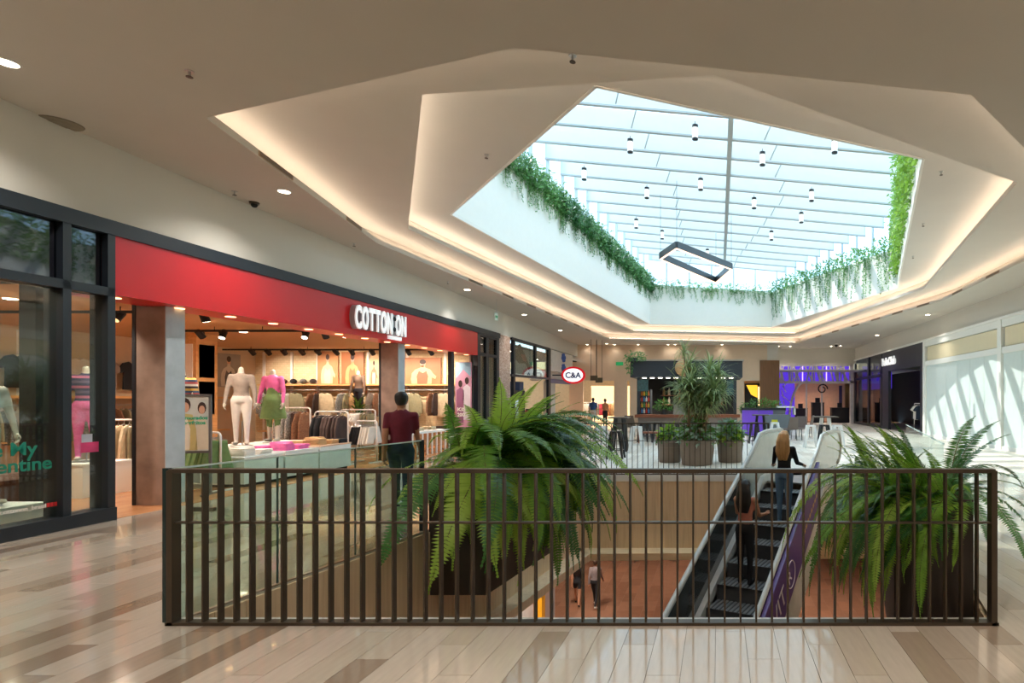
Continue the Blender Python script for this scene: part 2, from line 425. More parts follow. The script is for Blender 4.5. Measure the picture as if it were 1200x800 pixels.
# ------------------------------------------------------------------ ceiling in three stepped layers with cove light
Z1, Z2, Z3 = 4.95, 5.35, 5.75
P1 = [onz(*p, Z1) for p in ((241, 138), (442, 285), (714, 398), (932, 403), (1105, 352))]+[(7.3, 10.6)]+[onz(*p, Z1) for p in ((1138, 111), (602, 56))]
P2 = [onz(*p, Z2) for p in ((495, 111), (478, 268), (742, 389), (932, 392), (1083, 338), (1192, 214), (838, 88))]
P3 = [onz(*p, Z3) for p in ((698, 101), (528, 251), (762, 380), (905, 383), (1052, 337), (1082, 186))]
def area(p): return sum(p[i][0]*p[(i+1) % len(p)][1]-p[(i+1) % len(p)][0]*p[i][1] for i in range(len(p)))/2
def grow(poly, d):
    n = len(poly); s = 1 if area(poly) > 0 else -1; out = []
    for i in range(n):
        a, b, c = Vector(poly[i-1]), Vector(poly[i]), Vector(poly[(i+1) % n])
        e1 = (b-a).normalized(); e2 = (c-b).normalized()
        n1 = Vector((e1.y, -e1.x))*s; n2 = Vector((e2.y, -e2.x))*s
        k = (n1+n2); k = k/max(.35, k.dot(n1)) if k.length > 1e-6 else n1
        out.append(tuple(b+k*d))
    return out
def ring(mb, outer, hole, z, mi=0):
    t = tessellate_polygon([[Vector((*p, 0)) for p in outer], [Vector((*p, 0)) for p in hole]])
    mb.add([(*p, z) for p in outer+hole], t, mi)
def band(mb, poly, z0, z1, mi=0, poly2=None):
    n = len(poly); q = poly2 or poly
    mb.add([(*p, z0) for p in poly]+[(*p, z1) for p in q], [(i, (i+1) % n, (i+1) % n+n, i+n) for i in range(n)], mi)
LIP = .10
ceil_o = [(-8.75, -3), (9.1, -3), (9.1, 38.6), (-8.75, 38.6)]
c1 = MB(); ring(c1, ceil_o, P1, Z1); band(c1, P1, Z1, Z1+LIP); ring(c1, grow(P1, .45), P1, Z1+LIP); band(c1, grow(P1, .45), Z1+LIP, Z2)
struct(c1.build('ceiling', mat('ceiling_paint_dimmed', (200, 192, 180), .85, var=.015, scale=1.5)))  # one ceiling paint; the lowest layer's dimmer light is put into its colour
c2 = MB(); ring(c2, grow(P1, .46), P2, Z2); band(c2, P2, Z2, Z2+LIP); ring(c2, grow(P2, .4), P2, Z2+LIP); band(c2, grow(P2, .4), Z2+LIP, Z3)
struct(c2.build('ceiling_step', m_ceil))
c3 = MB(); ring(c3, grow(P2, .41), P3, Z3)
struct(c3.build('ceiling_top', mat('ceiling_paint_lit', (216, 211, 202), .85, var=.015, scale=1.5)))  # same paint lightened, the brighter light of the top layer in its colour
def led(name, poly, z, d, label):
    o = grow(poly, d); inn = grow(poly, d-.03); mb = MB(); n = len(poly)
    V = [(*p, z) for p in o]+[(*p, z) for p in inn]+[(*p, z+.02) for p in o]+[(*p, z+.02) for p in inn]
    F = []
    for i in range(n):
        j = (i+1) % n; F += [(i, j, j+n, i+n), (i+2*n, i+3*n, j+3*n, j+2*n), (i, i+2*n, j+2*n, j), (i+n, j+n, j+3*n, i+3*n)]
    mb.add(V, F); return tag(mb.build(name, m_ledwarm), label, 'cove light')
led('cove_light_strip', P1, Z1+LIP+.004, .22, 'warm white light strip lying in the wide outer ceiling cove')
led('cove_light_strip', P2, Z2+LIP+.004, .20, 'warm white light strip lying in the upper ceiling cove around the skylight')

# ------------------------------------------------------------------ skylight shaft, clerestory, fins, glass
m_shaft = mat('shaft_white', (246, 244, 236), .7, var=.012)
ZLEDGE = [8.3, 8.3, 7.95, 7.75, 7.25, 7.9]       # top of the shaft wall at each corner
def roofz(X): return 9.12-.09*X
sh = MB(); n = len(P3)
OUTP = grow(P3, .45)
for i in range(n):
    j = (i+1) % n
    sh.quad((*P3[i], Z3), (*P3[j], Z3), (*P3[j], ZLEDGE[j]), (*P3[i], ZLEDGE[i]))
    sh.quad((*P3[i], ZLEDGE[i]), (*P3[j], ZLEDGE[j]), (*OUTP[j], ZLEDGE[j]), (*OUTP[i], ZLEDGE[i]))
rimP = grow(P3, -.03)
sh_o = struct(sh.build('wall_shaft', m_shaft))
rim = MB()
for i in range(n):
    j = (i+1) % n
    a, b = Vector((*P3[i], Z3)), Vector((*P3[j], Z3)); rim.beam(a+Vector((0,0,.03)), b+Vector((0,0,.03)), .05, .08)
rim.build('trim_2', m_white)
struct(bpy.data.objects['trim_2'])
# clerestory posts and panes
m_post = mat('clerestory_post', (206, 216, 222), .5, var=.02)
cl = thing('window_1', 'clerestory band of glass panes between pale posts around the skylight', 'window'); del cl['category']; struct(cl)
m_cglass = glassmat('clerestory_glass', (226, 242, 252), .06)
for i in range(n):
    j = (i+1) % n
    a, b = Vector(OUTP[i]), Vector(OUTP[j]); L = (b-a).length; k = max(2, round(L/1.25)); d = (b-a)/L
    for s in range(k):
        p = a+d*(L*s/k); q = a+d*(L*(s+1)/k)
        z0 = lerp(ZLEDGE[i], ZLEDGE[j], s/k); z1 = lerp(ZLEDGE[i], ZLEDGE[j], (s+1)/k)
        MB().beam((p.x, p.y, z0), (p.x, p.y, roofz(p.x)+.5), .09, .09).build('post', m_post, cl)
        MB().quad((p.x, p.y, z0), (q.x, q.y, z1), (q.x, q.y, roofz(q.x)+.5), (p.x, p.y, roofz(p.x)+.5)).build('pane', m_cglass, cl)
rf = thing('skylight_roof', 'glass roof over the void carried by deep white fins and a long central beam', 'skylight')
struct(rf); del rf['category']
m_fin = transl('fin_white', (240, 242, 240), .45)
m_finedge = mat('fin_edge', (186, 190, 190), .5, var=.03)
poly = grow(P3, .5); FINS = []
Y = 8.35
while Y < 33:
    xs = []
    for i in range(n):
        a, b = poly[i], poly[(i+1) % n]
        if (a[1]-Y)*(b[1]-Y) < 0: xs.append(a[0]+(b[0]-a[0])*(Y-a[1])/(b[1]-a[1]))
    if len(xs) >= 2 and max(xs)-min(xs) > .4: FINS.append((Y, min(xs), max(xs)))
    Y += 1.27
for Y, xa, xb in FINS:
    f = MB(); f.add([(xa, Y-.02, roofz(xa)), (xb, Y-.02, roofz(xb)), (xb, Y+.02, roofz(xb)), (xa, Y+.02, roofz(xa)),
                     (xa, Y-.02, roofz(xa)+.55), (xb, Y-.02, roofz(xb)+.55), (xb, Y+.02, roofz(xb)+.55), (xa, Y+.02, roofz(xa)+.55)],
                    [(0,3,2,1),(4,5,6,7),(0,1,5,4),(1,2,6,5),(2,3,7,6),(3,0,4,7)])
    fo = f.build('fin', m_fin, rf)
    MB().beam((xa, Y, roofz(xa)-.02), (xb, Y, roofz(xb)-.02), .10, .045).build('fin_flange', m_finedge, fo)
    for xx in (lerp(xa, xb, .3), lerp(xa, xb, .62)):
        MB().beam((xx, Y-.02, roofz(xx)+.05), (xx+.25, Y-.5, roofz(xx)+.5), .03, .03).build('brace', m_finedge, fo)
ys = [p[1] for p in poly]
MB().beam((.33, min(ys)+.6, roofz(.33)+.02), (.33, max(ys)-.3, roofz(.33)+.02), .14, .16).build('spine_beam', m_finedge, rf)
gp = [(p[0], p[1], roofz(p[0])+.57) for p in poly]
for k in range(len(FINS)-1):                         # one pane between each two fins
    (ya, a0, a1), (yb, b0, b1) = FINS[k], FINS[k+1]
    MB().quad((a0, ya, roofz(a0)+.56), (a1, ya, roofz(a1)+.56), (b1, yb, roofz(b1)+.56), (b0, yb, roofz(b0)+.56)).build('pane', m_skyglass, rf)
# pendants
m_pend = glow('pendant_white', (250, 248, 240), .35)
pend0 = None
PEN = [(814.6, 155), (738.5, 171), (684.5, 204), (821, 216), (758, 226), (745.6, 262), (776, 275), (829, 296.5), (978, 171), (893.5, 186), (951, 229), (883.7, 238), (939, 255), (904, 276), (866, 282), (850, 262)]
for px, py in PEN[:14]:
    zp = 8.6
    for _ in range(4): X, Y = onz(px, py, zp); zp = roofz(X)-.27
    t = thing('pendant_lamp', 'small white cylinder lamp with black cap hanging under the skylight', 'lamp', (X, Y, zp), 0, 'cylinder lamps under the skylight')
    MB().lathe([(.075, -.17), (.08, -.165), (.08, .13), (.075, .135)], n=14).build('shade', m_pend, t)
    MB().lathe([(.084, .12), (.084, .2), (.05, .21)], n=14).build('cap', m_black, t)
    MB().lathe([(.082, -.2), (.082, -.165)], n=14).build('rim', m_black, t)
    MB().tube([(0, 0, .2), (0, 0, .30)], .008, 5).build('cord', m_black, t)
# big angular frame lamp
fr = [onz(774, 300, 7.0), onz(793, 287, 7.0), onz(857, 312, 7.0), onz(839, 328, 7.0)]
t = thing('frame_lamp', 'large dark four-sided frame lamp hanging in the skylight shaft', 'lamp', (0, 0, 0))
for i in range(4):
    a, b = Vector((*fr[i], 7.0)), Vector((*fr[(i+1) % 4], 7.0))
    MB().beam(a, b, .12, .24).build('side', mat('frame_lamp_dark', (70, 76, 80), .4, .3), t)
    MB().beam(a+Vector((0, 0, -.125)), b+Vector((0, 0, -.125)), .07, .02).build('diffuser', glow('frame_glow', (255, 214, 180), 2), t)
for p in fr: MB().tube([(*p, 7.1), (*p, roofz(p[0]))], .006, 4).build('wire', m_black, t)

# ------------------------------------------------------------------ outer walls of the mall
# west bulkhead above the shops
bk = MB(); ys = [-3, 6.2, 34.3]
def zs(z, Y): return z+.0113*(Y-7.34)
for a, b in zip(ys[:-1], ys[1:]):
    bk.quad((LWX(a)-.02, a, zs(3.94, a)), (LWX(b)-.02, b, zs(3.94, b)), (LWX(b)-.02, b, Z1), (LWX(a)-.02, a, Z1))
    bk.quad((LWX(a)-.02, a, zs(3.94, a)), (LWX(b)-.02, b, zs(3.94, b)), (LWX(b)-.5, b, zs(3.94, b)), (LWX(a)-.5, a, zs(3.94, a)))
struct(bk.build('wall_west', m_wallp))
struct(MB().box(-8.5, -8.0, -3, 4.6, 0, 4.0).build('wall_west_pier', m_wallp))
struct(MB().box(-20, 12, -3.2, -3, 0, Z1).build('wall_south', m_wallp))
# east side
struct(MB().quad((9.0, -3, 4.15), (9.0, 38.6, 4.15), (9.0, 38.6, Z1), (9.0, -3, Z1)).build('wall_east', m_wallp))
MB().box(8.9, 9.0, -3, 37, 4.12, 4.2).build('trim_3', m_white); struct(bpy.data.objects['trim_3'])
struct(MB().box(12.5, 12.7, -3, 45, 0, Z1).build('wall_east_back', m_dark))
# north walls
YN = 34.2
nw = MB()
nw.box(-9.2, 3.0, YN, YN+.15, 2.75, Z1); nw.box(-9.2, -8.35, YN, YN+.15, 0, 2.75)
nw.box(XA(720, YN), XA(735, YN), YN-.15, YN+.15, 0, 2.76); nw.box(XA(738, YN), XA(872, YN), YN, YN+.15, 0, 2.76)
nw.box(XA(891, YN), 3.0, YN, YN+.15, 0, 2.76)
struct(nw.build('wall_north', mat('north_paint', (222, 196, 168), .8, var=.02)))
MB().box(2.55, 3.75, YN-.1, YN+.2, 0, 4.0).build('door_1', wood('north_wood', (112, 74, 42), (134, 92, 56), 2, .5)); struct(bpy.data.objects['door_1'])
struct(MB().box(3.0, 9.1, 36.5, 36.6, 3.95, Z1).build('wall_north_east', m_wallp))
struct(MB().box(2.9, 3.7, YN+.1, 36.6, 0, Z1).build('wall_north_return', m_wallp))
struct(MB().box(-20, 12.6, 44.8, 45, 0, Z1).build('wall_far', mat('far_wall', (226, 196, 150), .8)))
struct(MB().box(-20, 12.6, 34.4, 45, 3.4, 3.45).build('ceiling_north_shops', m_wallp))
struct(MB().box(-20, 12.6, 38.6, 45, -.05, 0).build('floor_north_shops', m_storefloor))
# ------------------------------------------------------------------ railings
def railing(label, a, b, k, h=1.1, posts=True, depth=.045, thick=.012, zb=.03, z_off=0, mid=.72):
    a = Vector((*a, 0)); b = Vector((*b, 0)); L = (b-a).length; ang = math.atan2((b-a).y, (b-a).x)
    t = thing('railing', label, 'railing', a, ang)
    MB().box(-.01, L+.01, -.03, .03, h-.028, h).build('top_rail', m_bronze, t)
    MB().box(0, L, -.02, .02, mid-.006, mid+.006).build('mid_rail', m_bronze, t)
    MB().box(-.03, L+.03, -.035, .035, 0, .022).build('bottom_rail', m_bronze, t)
    me = MB().box(-thick/2, thick/2, -depth/2, depth/2, .02, h-.02).mesh('baluster', m_bronze)
    for j in range(k+1):
        if 0 < j < k: obj('baluster', me, t, (L*j/k, 0, 0))
    for xx in (0, L): MB().box(xx-.02, xx+.02, -.035, .035, 0, h-.01).build('post', m_bronze, t)
    return t
railing('bronze flat-bar railing between the plank floor and the void, beneath both ferns', (-3.86, 3.93), (1.94, 3.93), 52)
railing('thin bronze bar railing in front of the three taupe planter tubs', (-2.93, 11.74), (1.05, 11.74), 36, depth=.03)
railing('bronze bar railing running on from the fern box along the void towards the tubs', (-3.28, 8.9), (-2.97, 11.6), 24, depth=.03)
gr = thing('glass_balustrade', 'frameless glass balustrade behind the dark fern box next to the escalator', 'balustrade', (0, 0, 0))
for k_ in range(4):
    pa_, pb_ = [Vector((lerp(2.52, 3.72, q), lerp(6.2, 11.0, q), 0)) for q in ((k_+.01)/4, (k_+.99)/4)]
    g_ = MB().quad(pa_, pb_, pb_+Vector((0, 0, 1.09)), pa_+Vector((0, 0, 1.09))).build('pane', m_railglass, gr)
    MB().beam(pa_+Vector((0, 0, 1.093)), pb_+Vector((0, 0, 1.093)), .02, .012).build('top_edge', m_glassedge, g_)
# glass balustrade along the shop side of the void
gb = thing('glass_balustrade', 'frameless glass balustrade along the void opposite the red shop sign', 'balustrade', (0, 0, 0))
def gx(Y): return -4.36+.1165*Y-.03
yy = [3.98, 4.815, 5.69, 6.735]
for a, b in zip(yy[:-1], yy[1:]):
    a2, b2 = a+.008, b-.008
    g = MB().add([(gx(a2)-.007, a2, -.05), (gx(b2)-.007, b2, -.05), (gx(b2)+.007, b2, -.05), (gx(a2)+.007, a2, -.05),
                  (gx(a2)-.007, a2, 1.09), (gx(b2)-.007, b2, 1.09), (gx(b2)+.007, b2, 1.09), (gx(a2)+.007, a2, 1.09)],
                 [(0,1,5,4), (2,3,7,6)]).build('pane', m_railglass, gb)
    MB().beam((gx(a2), a2, 1.093), (gx(b2), b2, 1.093), .02, .012).build('top_edge', m_glassedge, g)
    MB().beam((gx(b), b, 0), (gx(b), b, 1.09), .012, .012).build('joint', mat('joint_green', (70, 92, 84), .3), g)
MB().box(gx(3.98)-.04, gx(3.98)+.0, 3.955, 3.985, 0, 1.1).build('end_edge', mat('edge_dark', (30, 52, 52), .2), gb)
MB().beam((gx(6.74), 6.74, 0), (gx(6.74), 6.74, 1.1), .04, .04).build('post', m_black, gb)
MB().beam((gx(3.98)-.18, 4.3, .74), (gx(3.98)+.02, 4.3, .74), .03, .03).build('handle_stub', m_bronze, gb)

# ------------------------------------------------------------------ fern boxes and ferns
m_boxbrown = mat('fern_box_brown', (62, 50, 42), .55, var=.08)
m_soil = mat('soil', (52, 40, 30), .95, bump=.5)
m_fern = [leafmat('fern_green', (86, 142, 46), (142, 188, 72), .38, .38), leafmat('fern_fresh', (132, 182, 56), (180, 212, 90), .42, .4), leafmat('fern_deep', (48, 104, 48), (92, 144, 72), .3, .3)]
m_rachis = mat('fern_rachis', (96, 92, 44), .6)
def frond_mesh(name, L, kind, m, seed):
    r = random.Random(seed); n = 30; pts = []; p = Vector((0, 0, 0))
    e0, e1 = {'up': (1.25, .25), 'arch': (1.0, -1.15), 'hang': (.55, -1.5), 'flat': (.45, -.6), 'drop': (.75, -1.52)}[kind]
    yaw = 0; yv = r.uniform(-.25, .25)
    for i in range(n+1):
        pts.append(p.copy()); t = i/n
        el = e0+(e1-e0)*(t**(.8 if kind == 'hang' else (.42 if kind == 'drop' else 1.1))); yaw = yv*t
        d = Vector((math.cos(el)*math.cos(yaw), math.cos(el)*math.sin(yaw), math.sin(el))); p = p+d*(L/n)
    mb = MB(); mb.tube(pts[::3], [.0045*(1-.7*i/10) for i in range(len(pts[::3]))], 3, 1)
    per = 2
    for i in range(1, n):
        for sub_ in range(per):
            f = (i+sub_/per)/n
            if f < .08: continue
            a = pts[i].lerp(pts[i+1], sub_/per); T = (pts[i+1]-pts[i-1]).normalized()
            side = Vector((-T.y, T.x, 0)); side = side.normalized() if side.length > .1 else Vector((0, 1, 0))
            if side.y < 0: side = -side
            up = T.cross(side); up = up if up.z > 0 else -up
            ln = L*.09*(math.sin(PI*min(1, .12+f*.95))**.55)*(1-.55*f**2.5)*r.uniform(.85, 1.1)+.006
            w = .0125*L
            for s in (-1, 1):
                d = (side*s*.95+T*.28+up*r.uniform(-.28, .02)).normalized()
                tip = a+d*ln; mid = a+d*ln*.45
                wv = T*w
                mb.add([a-wv*.5, a+wv*.5, mid+wv*.75+up*.003, mid-wv*.6+up*.003, tip], [(0, 1, 2, 3), (3, 2, 4)], 0)
    return mb.mesh(name, [m, m_rachis])
FR = {}
for kind in ('up', 'arch', 'hang', 'flat', 'drop'):
    for q in range(2):
        for mi_ in range(3): FR[(kind, q, mi_)] = frond_mesh('frond', 1.0, kind, m_fern[mi_], 11*q+mi_+len(FR))
def fern(label, base, roots, count, azf, lenf, kindf, matf, seed, wf=1.0):
    r = random.Random(seed); t = thing('fern', label, 'plant', base, 0, None)
    for i in range(count):
        rx, ry, rz = r.choice(roots); az = azf(r, i); k = kindf(r, i, az)
        o = obj('frond', FR[(k, r.randrange(2), matf(r, az))], t, (rx+r.uniform(-.12, .12), ry+r.uniform(-.12, .12), rz+r.uniform(-.04, .05)))
        o.rotation_euler = (r.uniform(-.3, .3), r.uniform(-.22, .22), az); s = lenf(r, k, az); o.scale = (s, s*r.uniform(.95, 1.2)*wf, s)
    return t
def box_planter(label, quad, z0, z1):
    t = thing('planter_box', label, 'planter', (quad[0][0], quad[0][1], z0)); ox, oy = quad[0]
    q = [(p[0]-ox, p[1]-oy) for p in quad]; n = 4; H = z1-z0
    cxm = sum(p[0] for p in q)/4; cym = sum(p[1] for p in q)/4
    inn = [(cxm+(p[0]-cxm)*.93, cym+(p[1]-cym)*.93) for p in q]
    mb = MB(); band(mb, q, 0, H); band(mb, inn, H-.12, H); ring(mb, q, inn, H); mb.poly([(*p, 0) for p in q])
    mb.build('box', m_boxbrown, t)
    MB().poly([(*p, H-.1) for p in inn]).build('soil', m_soil, t)
    return t
def ex(Y): return -4.36+.1165*Y
box_planter('dark brown fern box hanging at the end of the glass balustrade', [(ex(6.78)+.03, 6.78), (-2.84, 6.78), (-2.62, 8.7), (ex(8.7)+.03, 8.7)], -.80, .72)
def sx(Y): return 1.97+.25*(Y-3.98)
box_planter('dark brown fern box standing just behind the end of the flat-bar railing', [(1.38, 4.36), (sx(4.36)-.06, 4.36), (sx(6.3)-.06, 6.3), (1.86, 6.3)], -.55, .80)
rootsL = [(.45, y, 1.55) for y in (.1, .5, 1.0)]+[(.72, y, 1.58) for y in (.0, .25, .5, .8, 1.1, 1.4, 1.7)]
def azL(r, i): return r.gauss(-.6, .95) if i % 5 else r.uniform(-PI, PI)
def lenL(r, k, az):
    b_ = {'up': r.uniform(.85, 1.25), 'flat': r.uniform(.9, 1.3), 'arch': r.uniform(1.2, 1.75), 'hang': r.uniform(1.3, 2.0), 'drop': r.uniform(1.2, 1.9)}[k]
    return b_*(1.1 if abs(az+.5) < 1.1 else .66)
fern('huge sunlit fern spilling from the box at the end of the glass balustrade', (ex(6.78)+.03, 6.78, -.80), rootsL, 290, azL, lenL,
     lambda r, i, az: r.choice(['up', 'flat', 'arch', 'arch', 'arch', 'hang', 'hang', 'drop', 'drop']),
     lambda r, az: r.choice([0, 1, 1, 2]), 21, 1.1)
rootsR = [(x, y, 1.33) for x in (.08, .18, .3, .45) for y in (.05, .2, .4, .8, 1.3)]
def lenR(r, k, az):
    b_ = {'up': r.uniform(.6, .95), 'flat': r.uniform(.6, .9), 'arch': r.uniform(.6, .85), 'hang': r.uniform(.65, .95), 'drop': r.uniform(.95, 1.5)}[k]
    return b_*(.85 if abs(az-PI) < .8 else .55)
fern('dense fern overhanging the escalator side from the box at the railing end', (1.38, 4.36, -.55), rootsR, 295,
     lambda r, i: r.gauss(PI*1.02, .55) if i % 3 else r.uniform(PI*.2, PI*1.75), lenR,
     lambda r, i, az: r.choice(['up', 'up', 'flat', 'arch', 'hang', 'drop', 'drop', 'drop', 'drop', 'drop']),
     lambda r, az: r.choice([0, 1, 1, 2]), 33, .85)
tf = thing('fern', 'dark fern tuft arching out over the plank floor past the railing end post', 'plant', (1.95, 4.7, .79))
for az, kd, s in ((-.15, 'hang', 1.15), (.25, 'arch', .95), (.0, 'up', .75), (.5, 'up', .9), (.9, 'up', .95), (1.4, 'flat', .7), (-.5, 'hang', .9), (-.35, 'arch', .8), (-1.4, 'hang', .8), (-2.0, 'hang', .9), (-1.7, 'arch', .7), (.15, 'flat', .9), (-1.1, 'hang', 1.0)):
    o = obj('frond', FR[(kd, 0, 2)], tf, (0, 0, 0)); o.rotation_euler = (0, 0, az); o.scale = (s, s*1.25, s)

# ------------------------------------------------------------------ escalator
YAW = math.radians(24); TX, TY = .855, 10.886
es = thing('escalator', 'escalator rising from the lower level with a purple advert along its outer side', 'escalator', (TX, TY, 0), -YAW)
# local: x = across (0 = west handrail), y = along and up, z = up
TAN = math.tan(math.radians(30)); BOT = LZ/TAN
def nz(u): return 0 if u > 0 else (LZ if u < BOT else u*TAN)
WID = 1.22
m_step = mat('step_dark', (92, 92, 94), .45, .5, var=.1)
m_tread = mat('step_tread', (150, 150, 150), .4, .3, var=.1)  # lighter than the step body: light on the treads put into the colour
m_deck = mat('escalator_deck', (226, 226, 222), .35, .1)
m_epan = mat('escalator_panel', (72, 78, 80), .12, .0, coat=.6, var=.03)
m_ehand = mat('escalator_handrail', (208, 210, 206), .3)  # pale tone stands for the sky reflected along the handrail
sm = MB()
sm.box(0, 1.0, -.40, 0, -.05, 0)
sm.box(0, 1.0, -.40, -.385, -.25, 0)
for j in range(14): sm.box(.02+j*.07, .06+j*.07, -.40, 0, 0, .008, 1)
sm_me = sm.mesh('step', [m_step, m_tread])
ns = int(-BOT/.4)
for j in range(ns+1):
    u = -.2-.4*j
    if nz(u) < LZ+.1: break
    obj('step', sm_me, es, (.11, u+.2, u*TAN-.02+.0))
MB().box(.08, 1.14, 0, 1.7, -.03, .0).build('landing_plate', m_steel, es)
MB().box(.08, 1.14, BOT-1.7, BOT, LZ+.0, LZ+.02).build('landing_plate', m_steel, es)
prof = [(BOT-1.3, LZ), (BOT, LZ), (0, 0), (1.35, 0)]
def path(h):                                     # offset profile, handrail ends rounded
    P = [(BOT-1.25, LZ+h), (BOT-.3, LZ+h), (BOT+.35, LZ+h+.18)]
    P += [(-.95, -.95*TAN+h), (-.5, -.5*TAN+h-.01), (-.15, -.035+h), (.25, .0+h), (1.15, .0+h)]
    return P
for side in (0, 1):
    xx = 0 if side == 0 else WID
    hp = path(.95)
    pts = [(xx, u, z) for u, z in hp]
    # round the upper end down to the deck
    for a in range(1, 9):
        t = a/8*PI; pts.append((xx, 1.15+.33*math.sin(t), .62+.33*math.cos(t)))
    pts = [(xx, BOT-1.25-.33*math.sin(t), LZ+.62+.33*math.cos(t)) for t in [PI*q/8 for q in range(8, 0, -1)]]+pts
    MB().tube(pts, .04, 8, ry=.045).build('handrail', m_ehand, es, True)
    # panels under the handrail
    us = [BOT-1.2, BOT-.3, BOT+.35]+[BOT+.35+(-.95-BOT-.35)*q/5 for q in range(1, 6)]+[-.5, -.15, .25, 1.15]
    def zt(u):
        P = path(.92)
        for (a, za), (b, zb_) in zip(P[:-1], P[1:]):
            if a <= u <= b: return za+(zb_-za)*(u-a)/(b-a)
        return P[-1][1]
    def zd(u):
        P = path(.14)
        for (a, za), (b, zb_) in zip(P[:-1], P[1:]):
            if a <= u <= b: return za+(zb_-za)*(u-a)/(b-a)
        return P[-1][1]
    for a, b in zip(us[:-1], us[1:]):
        top = a >= -.97  # upper panels match the dark ones; brighter light there put into their colour
        MB().add([(xx-.012, a, zd(a)), (xx-.012, b, zd(b)), (xx-.012, b, zt(b)), (xx-.012, a, zt(a)), (xx+.012, a, zd(a)), (xx+.012, b, zd(b)), (xx+.012, b, zt(b)), (xx+.012, a, zt(a))],
                 [(0,3,2,1), (4,5,6,7), (0,4,7,3), (1,2,6,5), (2,3,7,6)]).build('panel', mat('escalator_panel_lit', (158, 164, 154), .2, coat=.5) if top else m_epan, es)
    if True:
        V = [(xx-.012*s_, 1.15+.30*math.sin(PI*q/8), .62+.30*math.cos(PI*q/8)) for q in range(9) for s_ in (-1, 1)]
        MB().poly([V[2*q] for q in range(9)]).poly([V[2*q+1] for q in range(8, -1, -1)]).build('newel_panel', mat('escalator_panel_lit', (158, 164, 154), .2), es)
    # deck and outer cladding
    ins, outs = (.02, .10) if side == 0 else (WID-.10, WID-.02)
    ex_ = -.08 if side == 0 else WID+.08
    for a, b in zip(us[:-1], us[1:]):
        x0, x1 = (ex_, .10) if side == 0 else (WID-.10, ex_)
        MB().add([(x0, a, zd(a)), (x1, a, zd(a)), (x1, b, zd(b)), (x0, b, zd(b)), (x0, a, zd(a)-.12), (x1, a, zd(a)-.16), (x1, b, zd(b)-.16), (x0, b, zd(b)-.12)],
                 [(0,1,2,3), (4,7,6,5), (0,3,7,4), (1,5,6,2)]).build('deck', m_deck, es)
        MB().quad((ex_, a, zd(a)-.12), (ex_, b, zd(b)-.12), (ex_, b, zd(b)-.75), (ex_, a, zd(a)-.75)).build('side_cladding', m_deck, es)
MB().add([(-.08, u, z-.60) for u, z in prof]+[(WID+.08, u, z-.60) for u, z in prof], [(i, i+1, i+5, i+4) for i in range(3)]).build('underside', mat('truss_grey', (120, 116, 112), .5), es)
# purple advert on the outer (east) face
m_purple = mat('advert_purple', (96, 70, 140), .35, var=.12, scale=2)
pa = [(u, u*TAN) for u in (-8.5, -.7)]
xo = WID+.095
av = MB().add([(xo, pa[0][0], pa[0][1]+.10), (xo, pa[1][0], pa[1][1]+.10), (xo, pa[1][0], pa[1][1]+.90), (xo, pa[0][0], pa[0][1]+.90),
               (xo-.06, pa[0][0], pa[0][1]+.10), (xo-.06, pa[1][0], pa[1][1]+.10), (xo-.06, pa[1][0], pa[1][1]+.90), (xo-.06, pa[0][0], pa[0][1]+.90)],
              [(0,1,2,3), (4,7,6,5), (0,4,5,1), (2,6,7,3), (0,3,7,4), (1,5,6,2)]).build('advert_panel', m_purple, es)
dirU = Vector((0, math.cos(math.radians(30)), .5)); dirV = Vector((0, -.5, math.cos(math.radians(30))))
def onadv(u, v): return Vector((xo+.004, u, u*TAN+.12+v))
m_adw = mat('advert_white', (232, 226, 238), .5); m_adg = mat('advert_gold', (212, 176, 112), .5)
text('lettering', 'VIT', .30, m_adw, onadv(-3.2, .2), dirU, dirV, .004, av)
text('lettering', 'A', .24, m_adw, onadv(-3.5, .16), dirU, dirV, .004, av)
ci = [onadv(-2.45, .33)+dirU*(.2*math.cos(2*PI*q/20))+dirV*(.2*math.sin(2*PI*q/20)) for q in range(21)]
MB().tube(ci, .008, 4).build('emblem', m_adw, av)
text('emblem_mark', 'R', .2, m_adw, onadv(-2.53, .24), dirU, dirV, .004, av)
for q in range(9):
    u = -1.85+q*.11; p = onadv(u, .36)
    MB().beam(p, p+dirU*.08, .004, .06, up=dirV).build('gold_print', m_adg, av)
